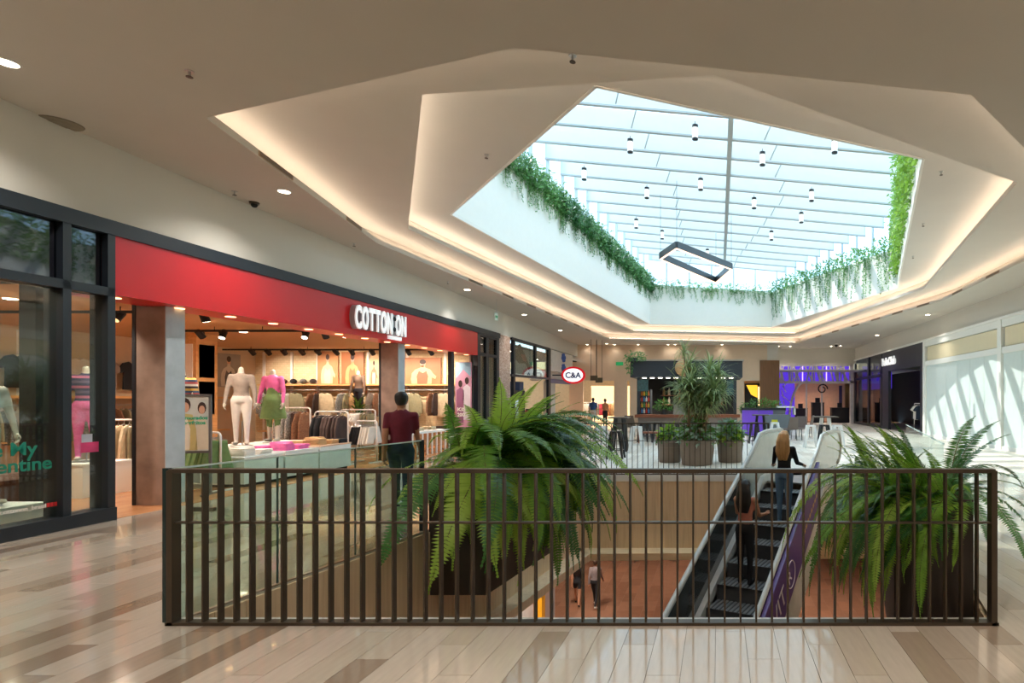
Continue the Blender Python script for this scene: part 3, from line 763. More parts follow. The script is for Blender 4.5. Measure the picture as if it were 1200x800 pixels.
# ------------------------------------------------------------------ people and mannequins: overlapping tapered volumes fused to one continuous surface
def capsule(mb, a, b, ra, rb, n=10, ry=1.0):
    a = Vector(a); b = Vector(b); d = b-a; L = d.length; d = d.normalized() if L > 1e-6 else Vector((0, 0, 1))
    pts = []; rr = []
    for q in (0, .35, .75): pts.append(a-d*ra*(1-q)); rr.append(max(.002, ra*math.sqrt(max(0, 1-(1-q)**2))))
    pts += [a, a.lerp(b, .5), b]; rr += [ra, (ra+rb)/2, rb]
    for q in (.25, .65, 1): pts.append(b+d*rb*q); rr.append(max(.002, rb*math.sqrt(max(0, 1-q*q))))
    mb.tube(pts, rr, n, 0, [x*ry for x in rr])
def fuse(name, mb, voxel, zones, mats, fingers=None):
    me = mb.mesh(name, mats); t = bpy.data.objects.new(name, me); COL.objects.link(t)
    md = t.modifiers.new('r', 'REMESH'); md.mode = 'VOXEL'; md.voxel_size = voxel
    s = t.modifiers.new('s', 'SMOOTH'); s.factor = .5; s.iterations = 4
    dg = bpy.context.evaluated_depsgraph_get(); out = bpy.data.meshes.new_from_object(t.evaluated_get(dg))
    bpy.data.objects.remove(t)
    if fingers:
        V = [tuple(v.co) for v in out.vertices]; F = [tuple(p.vertices) for p in out.polygons]; o = len(V)
        V += fingers.v; F += [tuple(i+o for i in f) for f in fingers.f]
        out = bpy.data.meshes.new(name); out.from_pydata(V, [], F)
    out.materials.clear()
    for m in mats: out.materials.append(m)
    idx = []
    for p in out.polygons:
        c = p.center; best = 1e9; bi = 0
        for a, b, r, zi in zones:
            ab = b-a; tt = max(0, min(1, (c-a).dot(ab)/max(1e-9, ab.length_squared))); d = (c-(a+ab*tt)).length-r
            if d < best: best = d; bi = zi
        idx.append(bi)
    out.polygons.foreach_set('material_index', idx)
    out.polygons.foreach_set('use_smooth', [True]*len(out.polygons)); out.update()
    return out
def V3(x, y, z): return Vector((x, y, z))
def figure(H, pose, female=False, head=True, skirt=0, wide=1.0, sleeve=.5, cols=None, voxel=.017, hands=True, collar=True, legs_bare=0):
    """cols: skin, top, bottom, shoes. pose: dict of hip/knee/arm angles (radians, forward positive)."""
    s = H/1.75; w = wide*(0.92 if female else 1.0)
    mb = MB(); Z = []                                # Z: (a, b, r, zone)
    def cap(a, b, ra, rb, zone, ry=1.0, k=1.0):
        capsule(mb, a, b, ra*s, rb*s, ry=ry); Z.append((Vector(a), Vector(b), (ra+rb)/2*s*k, zone))
    lean = pose.get('lean', .04)
    pel = V3(0, 0, .93)*s
    def up(h, off=0): return V3(off, (h-.93)*math.tan(lean), h)*s
    # trunk as stacked ellipses
    sec = [(.86, .155, .115), (.95, .165, .12), (1.05, .145, .105), (1.15, .148, .11), (1.27, .168, .12), (1.36, .172, .11), (1.43, .135, .085), (1.47, .07, .062)]
    if female: sec = [(.86, .165, .12), (.94, .175, .125), (1.05, .135, .098), (1.14, .135, .1), (1.26, .155, .12), (1.35, .155, .105), (1.42, .12, .08), (1.46, .06, .056)]
    n = 16; V = []
    for h, rx, ry in sec:
        c = up(h)
        for j in range(n): V.append(c+V3(math.cos(2*PI*j/n)*rx*s*w, math.sin(2*PI*j/n)*ry*s, 0))
    F = [(i*n+j, i*n+(j+1) % n, (i+1)*n+(j+1) % n, (i+1)*n+j) for i in range(len(sec)-1) for j in range(n)]
    F += [tuple(range(n-1, -1, -1)), tuple((len(sec)-1)*n+j for j in range(n))]
    mb.add(V, F)
    wz = pose.get('waist', 1.0)
    for sx_ in (-.08, 0, .08):
        Z.append((up(wz+.05, sx_), up(1.38, sx_), .1*s, 1)); Z.append((up(.84, sx_), up(wz-.05, sx_), .1*s, 2))
    # neck and head
    ht = pose.get('head', 0.0); nk = up(1.43); hd = up(1.60)+V3(pose.get('headx', 0), ht*.1, 0)*s
    cap(nk, up(1.53), .056, .054, 0)
    if head:
        mb.ball(hd+V3(0, 0, .01)*s, .074*s, .093*s, .112*s, 14, 10)
        mb.ball(hd+V3(0, .035, -.06)*s, .052*s, .056*s, .062*s, 10, 8)      # jaw
        capsule(mb, hd+V3(0, .09, .01)*s, hd+V3(0, .108, -.03)*s, .008*s, .015*s, 8)  # nose
        for e in (-1, 1): mb.ball(hd+V3(.076*e, -.005, -.01)*s, .012*s, .022*s, .034*s, 8, 6)
        Z.append((hd+V3(0, .02, -.07)*s, hd+V3(0, .02, .04)*s, .075*s, 0))
    else: cap(up(1.5), up(1.55), .052, .046, 0)
    # legs
    for e, nm in ((-1, 'l'), (1, 'r')):
        ha, ka = pose.get('hip_'+nm, 0), pose.get('knee_'+nm, 0)
        hip = V3(.09*e*w, 0, .90)*s; sp = pose.get('spread', .02)*e
        d1 = V3(sp, math.sin(ha), -math.cos(ha)); kn = hip+d1.normalized()*.43*s
        a2 = ha-ka; d2 = V3(sp*.3, math.sin(a2), -math.cos(a2)); an = kn+d2.normalized()*.40*s
        fa = pose.get('foot_'+nm, max(-.9, min(.5, -a2*0+ (a2 if a2 < -.35 else 0))))
        toe = an+V3(.02*e, math.cos(fa)*.17, math.sin(fa)*.17-.035)*s; heel = an+V3(0, -.035, -.045)*s
        lz = 2
        if legs_bare: cap(hip, hip.lerp(kn, legs_bare), .088, .075, 2); cap(hip.lerp(kn, legs_bare), kn, .072, .052, 0)
        else: cap(hip, kn, .092 if not female else .096, .062, 2)
        cap(kn, an, .058, .040, 0 if legs_bare else 2)
        cap(heel, an+V3(0, .0, -.03)*s, .038, .042, 3); cap(an+V3(0, .02, -.04)*s, toe, .040, .030, 3)
    # arms
    fing = MB()
    for e, nm in ((-1, 'l'), (1, 'r')):
        sh_, el = pose.get('arm_'+nm, 0), pose.get('elbow_'+nm, .2); ab = pose.get('abd_'+nm, .14)
        S = up(1.385, .175*e*w)
        d1 = V3(math.sin(ab)*e, math.sin(sh_)*math.cos(ab), -math.cos(sh_)*math.cos(ab)); E = S+d1.normalized()*.29*s
        a2 = sh_+el; ab2 = pose.get('ab2_'+nm, ab*.4); d2 = V3(math.sin(ab2)*e, math.sin(a2)*math.cos(ab2), -math.cos(a2)*math.cos(ab2)).normalized(); Wr = E+d2*.25*s
        cap(up(1.37, .10*e*w), S, .066, .062, 1 if sleeve > 0 else 0)
        if sleeve >= 1: cap(S, E, .056, .044, 1); cap(E, Wr, .043, .032, 1)
        elif sleeve > 0: cap(S, S.lerp(E, sleeve), .058, .052, 1); cap(S.lerp(E, sleeve), E, .046, .040, 0); cap(E, Wr, .041, .028, 0)
        else: cap(S, E, .052, .040, 0); cap(E, Wr, .040, .028, 0)
        pm = Wr+d2*.075*s; cap(Wr, pm, .028, .034, 0)
        if hands:
            fx = V3(0, 1, 0) if abs(d2.y) < .8 else V3(1, 0, 0)
            fx = (fx-d2*fx.dot(d2)).normalized(); inn = d2.cross(fx)*1.0
            if inn.x*e > 0: inn = -inn
            for q, (o_, ln) in enumerate(((-.026, .062), (-.009, .075), (.009, .078), (.026, .068))):
                b0 = pm+fx*o_*s+d2*.01*s; b1 = b0+(d2*.9+inn*.35).normalized()*ln*.55*s; b2 = b1+(d2*.6+inn*.75).normalized()*ln*.5*s
                fing.tube([b0-d2*.02*s, b0, b1, b2], [.0085*s, .009*s, .0082*s, .006*s], 6)
            b0 = Wr+fx*.028*s+d2*.03*s; b1 = b0+(d2*.6+fx*.7+inn*.2).normalized()*.04*s; b2 = b1+(d2*.85+inn*.35).normalized()*.032*s
            fing.tube([b0-fx*.02*s, b0, b1, b2], [.01*s, .0105*s, .0095*s, .007*s], 6)
            Z.append((pm, pm+d2*.1*s, .03*s, 0))
    if skirt:
        V = []; hh = [(wz+.02, .15, .115), (.92, .185, .15), (wz-skirt, .25, .2)]
        for h, rx, ry in hh:
            for j in range(n): V.append(V3(math.cos(2*PI*j/n)*rx, math.sin(2*PI*j/n)*ry, h)*s)
        F = [(i*n+j, i*n+(j+1) % n, (i+1)*n+(j+1) % n, (i+1)*n+j) for i in range(2) for j in range(n)]+[tuple(range(n-1, -1, -1)), tuple(2*n+j for j in range(n))]
        mb.add(V, F); Z.append((V3(0, 0, wz)*s, V3(0, 0, wz-skirt)*s, .2*s, 2))
    return fuse('body', mb, voxel, Z, cols, fing if hands else None), s, hd
def person(label, loc, rz, H, pose, cols, hair=None, cat='person', group=None, **kw):
    me, s, hd = figure(H, pose, cols=cols, **kw)
    zmin = min(v.co.z for v in me.vertices)
    for v in me.vertices: v.co.z -= zmin
    o = tag(obj('person', me, None, loc), label, cat, group); o.rotation_euler = (0, 0, rz)
    if hair:
        hm, kind = hair; mb = MB(); c = hd-V3(0, 0, zmin)
        capsule(mb, c+V3(0, -.012, .035)*s, c+V3(0, -.02, .05)*s, .092*s, .088*s, 12)
        mb.ball(c+V3(0, -.02, .02)*s, .085*s, .098*s, .105*s, 12, 8)
        if kind == 'long':
            for xx in (-.05, -.02, .02, .05): mb.tube([c+V3(xx, -.06, .06)*s, c+V3(xx*1.5, -.10, -.08)*s, c+V3(xx*1.7, -.12, -.25)*s, c+V3(xx*1.2, -.115, -.42)*s], [.05*s, .058*s, .055*s, .025*s], 8)
        if kind == 'bun': mb.ball(c+V3(0, -.07, .1)*s, .04*s)
        m2 = mb.mesh('hair', [hm]); t = bpy.data.objects.new('hair', m2); COL.objects.link(t)
        md = t.modifiers.new('r', 'REMESH'); md.mode = 'VOXEL'; md.voxel_size = .016
        sm_ = t.modifiers.new('s', 'SMOOTH'); sm_.factor = .5; sm_.iterations = 3
        dg = bpy.context.evaluated_depsgraph_get(); hm_ = bpy.data.meshes.new_from_object(t.evaluated_get(dg)); bpy.data.objects.remove(t)
        hm_.polygons.foreach_set('use_smooth', [True]*len(hm_.polygons))
        if kind == 'short':        # keep the hair off the face and neck
            pass
        ho = obj('hair', hm_, o)
        em = mat('eye_dark', (40, 28, 24), .3)
        for e in (-1, 1):
            MB().ball(c+V3(.028*e, .088, .005)*s, .011*s, .006*s, .008*s, 8, 6).build('eye', em, o)
        MB().ball(c+V3(0, .093, -.065)*s, .024*s, .006*s, .006*s, 8, 6).build('mouth', mat('lip', (168, 96, 84), .5), o)
    return o
def cloth(name, c, var=.12): return mat('cloth_'+name, c, .85, var=var, scale=14)
sk1 = mat('skin_tan', (178, 124, 94), .55, var=.04); sk2 = mat('skin_light', (206, 156, 128), .55, var=.04)
hair_d = mat('hair_black', (26, 20, 18), .45, var=.2, scale=40); hair_b = mat('hair_blond', (186, 142, 92), .45, var=.25, scale=40, stretch=(1, 1, .1)); hair_br = mat('hair_brown', (70, 46, 32), .45, var=.2)
blk = cloth('black', (26, 26, 30)); navy = cloth('navy', (38, 52, 70)); maroon = cloth('maroon', (104, 24, 44)); jean = cloth('jean', (92, 122, 152)); shoe = cloth('shoe', (34, 30, 32))
coral = cloth('coral', (196, 120, 100))
walk = dict(hip_l=.38, knee_l=.12, hip_r=-.22, knee_r=.38, arm_l=-.35, arm_r=.3, elbow_l=.25, elbow_r=.45, abd_l=.07, abd_r=.07, lean=.05)
p = person('walking person in maroon shirt and dark blue jeans beside the glass balustrade', onfloor(470, 604), .35, 1.72, walk, [sk1, maroon, navy, shoe], (hair_d, 'short'), sleeve=.55, wide=.92)
# dark grey back pack strap side panel of the shirt
stand = dict(hip_l=.05, hip_r=-.03, knee_l=.05, knee_r=.02, arm_l=.15, arm_r=.1, elbow_l=.4, elbow_r=.3)
def onesc(u, v):
    c, s_ = math.cos(YAW), math.sin(YAW)
    st = math.floor((-u)/.4); uu = -.4*st-.2
    return Vector((TX+uu*s_+v*c, TY+uu*c-v*s_, (-.4*st-.2)*TAN-.012))
person('person with long dark hair, coral top and black trousers riding the escalator', onesc(-2.1, .5), -YAW, 1.64, dict(stand, arm_l=.5, elbow_l=1.0, arm_r=.4, elbow_r=1.1), [sk1, coral, blk, shoe], (hair_d, 'long'), female=True, sleeve=0)
person('person with long blond hair, black top and blue jeans higher on the escalator', onesc(-1.1, .76), -YAW, 1.66, dict(stand, arm_l=.55, elbow_l=.7, abd_l=.3, ab2_l=.35, arm_r=.45, elbow_r=.9, abd_r=.15, ab2_r=.1), [sk2, blk, jean, shoe], (hair_b, 'long'), female=True, sleeve=1)
person('distant person in black top and shorts walking on the lower level floor', onfloor(676.5, 709, LZ), .1, 1.66, dict(walk, arm_r=.1), [sk1, blk, blk, shoe], (hair_d, 'long'), female=True, sleeve=.4, legs_bare=.45, voxel=.022)
person('distant person in grey shirt and black trousers walking on the lower level floor', onfloor(697.5, 711, LZ), -.1, 1.76, walk, [sk1, cloth('greyshirt', (132, 118, 116)), blk, cloth('whiteshoe', (210, 205, 200))], (hair_br, 'short'), sleeve=1, voxel=.022)
person('person in blue shirt and pale trousers at the shop entrance beside the oval sign', onfloor(695, 500.5), .1, 1.72, dict(walk), [sk1, cloth('denimshirt', (54, 84, 122)), cloth('palepants', (206, 196, 182)), shoe], (hair_d, 'short'), sleeve=.7, voxel=.025)
person('person in orange top and black trousers at the shop entrance beside the white pillar', onfloor(709, 500), -.4, 1.66, stand, [sk2, cloth('orangetop', (206, 140, 92)), blk, shoe], (hair_br, 'bun'), female=True, sleeve=.6, voxel=.025)
# ------------------------------------------------------------------ mannequins
m_mann = mat('mannequin_beige', (206, 196, 180), .5, var=.02)
def stripes(name, cols_, scale):
    m = bpy.data.materials.new(name); m.use_nodes = True; nt = m.node_tree; b = nt.nodes['Principled BSDF']; b.inputs['Roughness'].default_value = .85
    tc = nt.nodes.new('ShaderNodeTexCoord'); sp = nt.nodes.new('ShaderNodeSeparateXYZ'); mu = nt.nodes.new('ShaderNodeMath'); mu.operation = 'MULTIPLY'; mu.inputs[1].default_value = scale
    fr_ = nt.nodes.new('ShaderNodeMath'); fr_.operation = 'FRACT'; rp = nt.nodes.new('ShaderNodeValToRGB'); rp.color_ramp.interpolation = 'CONSTANT'
    nt.links.new(tc.outputs['Object'], sp.inputs[0]); nt.links.new(sp.outputs['Z'], mu.inputs[0]); nt.links.new(mu.outputs[0], fr_.inputs[0]); nt.links.new(fr_.outputs[0], rp.inputs[0]); nt.links.new(rp.outputs[0], b.inputs['Base Color'])
    el = rp.color_ramp.elements
    while len(el) < len(cols_): el.new(.5)
    for k, c in enumerate(cols_): el[k].position = k/len(cols_); el[k].color = lin(c)
    return m
def mannequin(label, loc, rz, pose, cols, plinth=0, **kw):
    me, s, hd = figure(1.74, pose, cols=[m_mann]+cols+[m_mann], head=False, hands=True, voxel=.02, **kw)
    zmin = min(v.co.z for v in me.vertices)
    for v in me.vertices: v.co.z -= zmin
    t = thing('mannequin', label, 'mannequin', loc, rz)
    obj('body', me, t, (0, 0, .02))
    MB().lathe([(.19, 0), (.19, .012), (.02, .02)], n=20).build('base_plate', m_steel, t)
    MB().tube([(0, -.06, .015), (0, -.06, .5)], .01, 6).build('support_rod', m_steel, t)
    return t
# ------------------------------------------------------------------ the red-fronted clothing shop: shell
XB, YS = -16.2, 19.4                              # back wall and far side wall of the shop
m_shopceil = mat('shop_ceiling', (196, 158, 118), .7, var=.03)
m_shopwall = mat('shop_wall', (206, 186, 158), .8, var=.03)
m_cream = brickmat('cream_brick', (226, 204, 166), (214, 190, 150), (196, 172, 134), 3.2)
struct(MB().box(XB-.1, -8.05, 4.4, 19.5, -.06, .004).build('floor_shop', m_storefloor))
struct(MB().add([(XB, 4.4, 3.3), (-8.1, 4.4, 3.3), (-8.35, 19.5, 3.3), (XB, 19.5, 3.3)], [(0, 1, 2, 3)]).build('ceiling_shop', m_shopceil))
struct(MB().box(XB-.1, XB, 4.4, 19.6, 0, 3.4).build('wall_shop_back', m_shopwall))
struct(MB().box(XB, -8.68, YS, YS+.12, 0, 3.4).build('wall_shop_side', m_cream))
struct(MB().box(XB, -8.1, 4.3, 4.4, 0, 3.4).build('wall_shop_south', m_shopwall))
# red fascia with the dark head band
ya, yb = LWY(131.8), LWY(559)
def wallprism(y0, y1, z0, z1, d0=0.0, d1=.35):
    P = []
    for y, in ((y0,), (y1,)):
        for x in (LWX(y)-d0, LWX(y)-d1):
            P += [(x, y, zs(z0, y)), (x, y, zs(z1, y))]
    # order: y0 front lo/hi, y0 back lo/hi, y1 front lo/hi, y1 back lo/hi
    return MB().add(P, [(0,4,5,1), (2,3,7,6), (0,1,3,2), (4,6,7,5), (1,5,7,3), (0,2,6,4)])
sf = thing('storefront', 'black and red front of the clothing shop with stone pillars', 'shop front', (0, 0, 0))
wallprism(ya, yb, 2.98, 3.76, -.02, .62).build('red_fascia', mat('fascia_red', (206, 24, 30), .32, var=.03, scale=1), sf)
wallprism(4.6, LWY(585), 3.76, 3.95, -.05, .5).build('head_band', m_black, sf)
# glazed bay: frame and panes
fy = [4.9, LWY(75)-.05, LWY(127)-.03]
wallprism(4.6, LWY(131.8), 0, .17, -.06, .22).build('plinth', m_black, sf)
for y0, y1 in ((4.6, 4.72), (LWY(70), LWY(80)), (LWY(123), LWY(131.8))):
    wallprism(y0, y1, .0, 3.76, -.04, .2).build('mullion', m_black, sf)
wallprism(4.6, LWY(131), 2.95, 3.06, -.04, .16).build('transom', m_black, sf)
m_tint = glassmat('tinted_pane', (200, 204, 210), .14)
for y0, y1 in ((4.72, LWY(70)), (LWY(80), LWY(123))):
    wallprism(y0, y1, .17, 2.95, .04, .05).build('pane', m_glass, sf)
    wallprism(y0, y1, 3.06, 3.76, .04, .05).build('pane', m_tint, sf)
    wallprism(y0, y1, 3.06, 3.76, .07, .09).build('head_reflection', mat('head_reflection', (138, 128, 134), .6, var=.2, scale=1.2), sf)  # sheet added behind the glass, its mottled colour stands for reflections
# window lettering
m_teal = mat('teal_vinyl', (0, 128, 104), .5)
def walltext(s, px_right, z, h, m, par, w=None, bold=.02, depth=.004, out=.02, name='lettering'):
    Y = LWY(px_right); d = Vector((-.024, 1, 0)).normalized()
    return text(name, s, h, m, (LWX(Y)+out, Y, z), d, (0, 0, 1), depth, par, w, bold, 'RIGHT')
walltext('Be My', 47, .95, .155, m_teal, sf, out=-.03, bold=.018)
walltext('Valentine', 63.5, .765, .155, m_teal, sf, out=-.03, bold=.018)
walltext('#cottonverso @cottonon_brasil', 57, .30, .05, m_white, sf, out=-.03)
for q in range(3):
    Y = LWY(59.5+q*4.2); MB().cbox((LWX(Y)-.03, Y, .325), .004, .03, .05).build('heart_print', mat('heart_red', (216, 40, 46), .5), sf)
# stone pillars with a polished return, black jamb posts
m_stone = mat('brown_stone', (150, 128, 116), .45, var=.3, scale=3)
m_marble = mat('grey_marble', (176, 186, 192), .3, var=.12, scale=4)
for yp, xl, xr in ((8.33, -8.75, -8.30), (14.56, -8.86, -8.40)):
    MB().box(xl, xr-.015, yp, yp+.3, 0, 3.32).build('pillar', m_stone, sf)
    MB().box(xr-.015, xr, yp, yp+.3, 0, 3.32).build('pillar_facing', m_marble, sf)
    MB().box(xl-.05, xl, yp-.01, yp+.05, 0, 3.2).build('jamb', m_black, sf)
for px in (528.5, 558): 
    Y = -8.42*FPX/(px-CX); MB().box(-8.48, -8.36, Y-.08, Y+.08, 0, 3.1).build('jamb', m_black, sf)
for q in range(13):
    Y = lerp(7.6, 18.8, q/12); MB().lathe([(.07, -.004), (.075, 0)], (0, 0, 0), 12).build('soffit_light', glow('soffit_lamp', (255, 190, 130), 5), sf, loc=(LWX(Y)-.25, Y, zs(2.977, Y)))
# black glazed bay after the red fascia
y0, y1 = LWY(560), LWY(584)
b2 = thing('glazed_bay', 'narrow black framed glass bay between the red fascia and the brick pier', 'window', (0, 0, 0))
for a, b in ((560, 563), (570, 573), (582, 585)): wallprism(LWY(a), LWY(b), 0, 3.78, 0, .15).build('mullion', m_black, b2)
for z0, z1 in ((3.0, 3.1), (0, .15), (3.68, 3.78)): wallprism(y0, y1, z0, z1, 0, .12).build('transom', m_black, b2)
for a, b in ((563, 570), (573, 582)):
    wallprism(LWY(a), LWY(b), .15, 3.0, .05, .06).build('pane', m_glass, b2); wallprism(LWY(a), LWY(b), 3.1, 3.68, .05, .06).build('pane', m_tint, b2)
wallprism(y0, y1, .1, 3.7, .25, .3).build('back_panel', mat('bay_back', (150, 128, 118), .7, var=.2, scale=1.5), b2)
tag(wallprism(LWY(585), LWY(598), 0, 3.93, 0, .5).build('brick_pier', brickmat('pier_brick', (186, 160, 144), (150, 116, 100), (206, 190, 176), 5.5)), 'pale brick pier between the black glazed bay and the shoe shop', 'pillar')
# sign letters
sg = thing('shop_sign', 'white block letters reading COTTON ON on the red fascia', 'sign', (0, 0, 0))
Ya, Yb = LWY(408), LWY(469.5); dS = Vector((-.024, 1, .0113)).normalized(); m_sgn = mat('sign_white', (248, 248, 246), .4, emit=(255, 255, 255), es=.35, var=0); m_sgs = mat('sign_side', (176, 176, 182), .5)
chars = 'COTTON:ON'; wts = [1, 1, .9, .9, 1, 1, .45, 1, 1]; tot = sum(wts); acc = 0
for ch, wt in zip(chars, wts):
    yq = lerp(Ya, Yb, acc/tot); wl = (Yb-Ya)*wt/tot; acc += wt
    if ch == ':':
        for dz in (.10, .36): MB().ball((LWX(yq)+.17, yq+wl*.45, zs(3.15, yq)+dz), .02, .055, .06, 10, 8).build('dot', m_black, sg)
        MB().cbox((LWX(yq)+.08, yq+wl*.45, zs(3.15, yq)+.24), .12, wl*.5, .46).build('bar', m_sgs, sg)
        continue
    o = text('letter', ch, .50, m_sgn, (LWX(yq)+.15, yq+.012, zs(3.14, yq)), dS, (0, 0, 1), .03, sg, wl*.86, .035)
    o2 = text('letter_side', ch, .50, m_sgs, (LWX(yq)+.072, yq+.012, zs(3.14, yq)), dS, (0, 0, 1), .125, o, wl*.86, .035); o2.location = (-.078, 0, 0)
yq = LWY(453); MB().cbox((LWX(yq)+.04, (LWY(453)+LWY(467))/2, zs(3.06, yq)), .06, LWY(467)-LWY(453), .085).build('tag_plate', m_sgn, sg)
for q in range(8):
    yq = lerp(LWY(454), LWY(466), (q+.5)/8); MB().cbox((LWX(yq)+.072, yq, zs(3.06, yq)), .004, .012, .04).build('tag_print', m_sgs, sg)

# ------------------------------------------------------------------ shop lighting: tracks with spot heads, ceiling lamps
m_track = mat('track_black', (24, 22, 22), .5)
def track(label, a, b, heads, grp=None):
    t = thing('track_light', label, 'track light', (0, 0, 0))
    MB().beam((*a, 3.2), (*b, 3.2), .04, .05).build('rail', m_track, t)
    for q in range(4): 
        c = Vector((*a, 3.2)).lerp(Vector((*b, 3.2)), (q+.5)/4); MB().tube([c, c+Vector((0, 0, .15))], .008, 5).build('hanger', m_track, t)
    for h, on, tg in heads:
        c = Vector((*a, 3.12)).lerp(Vector((*b, 3.12)), h); dr = (Vector(tg)-c).normalized()
        MB().cbox((c.x, c.y, 3.155), .07, .16, .05).build('adapter', m_track, t)
        hd_ = MB().tube([c-dr*.11, c-dr*.09, c+dr*.10], [.05, .065, .07], 12).build('head', m_track, t)
        MB().tube([c+dr*.101, c+dr*.104], .058, 12).build('lens', m_lampw if on else mat('lens_dim', (220, 190, 150), .3, emit=(255, 200, 140), es=1.2), hd_)
        if on: spot('lamp', c+dr*.12, on, (1, .76, .52), 100, .7, .05, t, c+dr*2)
    return t
track('black track with spot heads crossing the shop ceiling along the cream brick wall', (-16, 17.9), (-8.7, 17.9), [(.13, 60, (-15, 19.3, 1.9)), (.2, 0, (-14.4, 19.3, 1.9)), (.27, 60, (-14, 19.3, 2)), (.35, 0, (-13.4, 19.3, 2)), (.42, 70, (-12.9, 19.3, 2.3)), (.5, 0, (-12.3, 19.3, 2.2)), (.57, 70, (-11.9, 19.3, 2)), (.66, 60, (-11.2, 19.3, 2)), (.74, 60, (-10.6, 19.3, 2)), (.82, 60, (-10, 19.3, 2)), (.92, 60, (-9.2, 19.3, 2))])
track('black track with two spot heads over the display tables and dressed mannequins', (-13.5, 13.0), (-9.0, 13.0), [(.3, 0, (-12, 15, 1)), (.42, 80, (-11.5, 12, 1)), (.85, 90, (-9.4, 11.7, 1)), (.95, 60, (-9.4, 14.5, 1))])
track('black track with spot heads near the first stone pillar', (-14.5, 10.2), (-8.9, 10.2), [(.55, 70, (-11.5, 11.5, 1)), (.62, 0, (-11, 8.5, 1)), (.9, 80, (-9.3, 11, 1))])
track('black track with spot heads inside the glazed bay of the shop', (-15, 7.6), (-8.8, 7.6), [(.3, 80, (-16, 10, 2)), (.62, 60, (-13.5, 12, 1)), (.93, 60, (-9.5, 9, .8)), (.78, 0, (-11, 6, 1))])
for X, Y in ((-8.75, 6.1), (-9.6, 6.6), (-11.5, 6.8), (-13.6, 9.2), (-12, 9.4), (-10, 9.3), (-14.5, 12), (-12, 14), (-10.2, 15.2), (-14.5, 15.5), (-9.3, 16.6), (-11.6, 11.4), (-9.2, 12.2)):  # the first lamp is added only to brighten the window mannequin
    d = thing('recessed_downlight', 'round recessed lamp in the brown ceiling of the clothing shop', 'downlight', (X, Y, 3.296), 0, 'downlights of the clothing shop')
    MB().lathe([(.075, -.01), (.09, 0)], n=14).build('lens', m_lampw, d)
    spot('lamp', (0, 0, -.03), 70, (1, .76, .54), 150, 1, .06, d)

# ------------------------------------------------------------------ garments
def outline(kind, r=random):
    if kind == 'tee': return [(-.07, 0), (-.2, -.04), (-.33, -.22), (-.25, -.28), (-.19, -.2), (-.2, -.66), (.2, -.66), (.19, -.2), (.25, -.28), (.33, -.22), (.2, -.04), (.07, 0), (0, -.04)]
    if kind == 'jacket': return [(-.07, 0), (-.2, -.05), (-.29, -.3), (-.31, -.68), (-.24, -.69), (-.2, -.3), (-.22, -.78), (.22, -.78), (.2, -.3), (.24, -.69), (.31, -.68), (.29, -.3), (.2, -.05), (.07, 0), (0, -.06)]
    if kind == 'skirt': return [(-.15, -.05), (-.17, -.2), (-.27, -.58), (-.1, -.6), (.1, -.58), (.27, -.6), (.17, -.2), (.15, -.05)]
    if kind == 'shorts': return [(-.17, -.05), (-.2, -.15), (-.28, -.45), (-.04, -.47), (0, -.28), (.04, -.47), (.28, -.45), (.2, -.15), (.17, -.05)]
    if kind == 'trousers': return [(-.15, -.05), (-.18, -.25), (-.17, -1.0), (-.03, -1.0), (0, -.36), (.03, -1.0), (.17, -1.0), (.18, -.25), (.15, -.05)]
    if kind == 'dress': return [(-.06, 0), (-.14, -.04), (-.15, -.3), (-.13, -.4), (-.26, -1.05), (0, -1.07), (.26, -1.05), (.13, -.4), (.15, -.3), (.14, -.04), (.06, 0), (0, -.08)]
GAR = {}
def garment_mesh(kind, m, th=.06):
    key = (kind, m.name, th)
    if key in GAR: return GAR[key]
    ol = outline(kind); n = len(ol); mb = MB(); cz = sum(p[1] for p in ol)/n
    def lay(y, k): return [(p[0]*k, y, cz+(p[1]-cz)*k) for p in ol]
    L = [lay(-th/2, .86), lay(-th*.3, 1), lay(th*.3, 1), lay(th/2, .86)]
    V = [v for l in L for v in l]
    F = [(i*n+j, i*n+(j+1) % n, (i+1)*n+(j+1) % n, (i+1)*n+j) for i in range(3) for j in range(n)]
    tt = tessellate_polygon([[Vector((p[0], p[1], 0)) for p in ol]])
    F += [tuple(a) for a in tt]+[tuple(a+3*n for a in reversed(t)) for t in tt]
    mb.add(V, F); GAR[key] = mb.mesh('garment', [m]); return GAR[key]
hang_me = MB().tube([(-.19, 0, -.05), (0, 0, .02), (.19, 0, -.05)], .006, 5).tube([(0, 0, .02), (0, 0, .06), (.02, 0, .075), (.01, 0, .09)], .003, 5).mesh('hanger', [m_steel])
def garment(kind, m, loc, rz, label, group, th=.06, s=1.0, hanger=True):
    nm = {'tee': 't_shirt', 'jacket': 'jacket', 'skirt': 'skirt', 'shorts': 'shorts', 'trousers': 'trousers', 'dress': 'dress'}[kind]
    o = tag(obj(nm, garment_mesh(kind, m, th), None, loc), label, {'t_shirt': 'T-shirt'}.get(nm, nm), group); o.rotation_euler = (0, 0, rz); o.scale = (s, 1, s)
    if hanger: obj('hanger', hang_me, o)
    return o
m_railw = mat('rail_white', (238, 234, 228), .4)
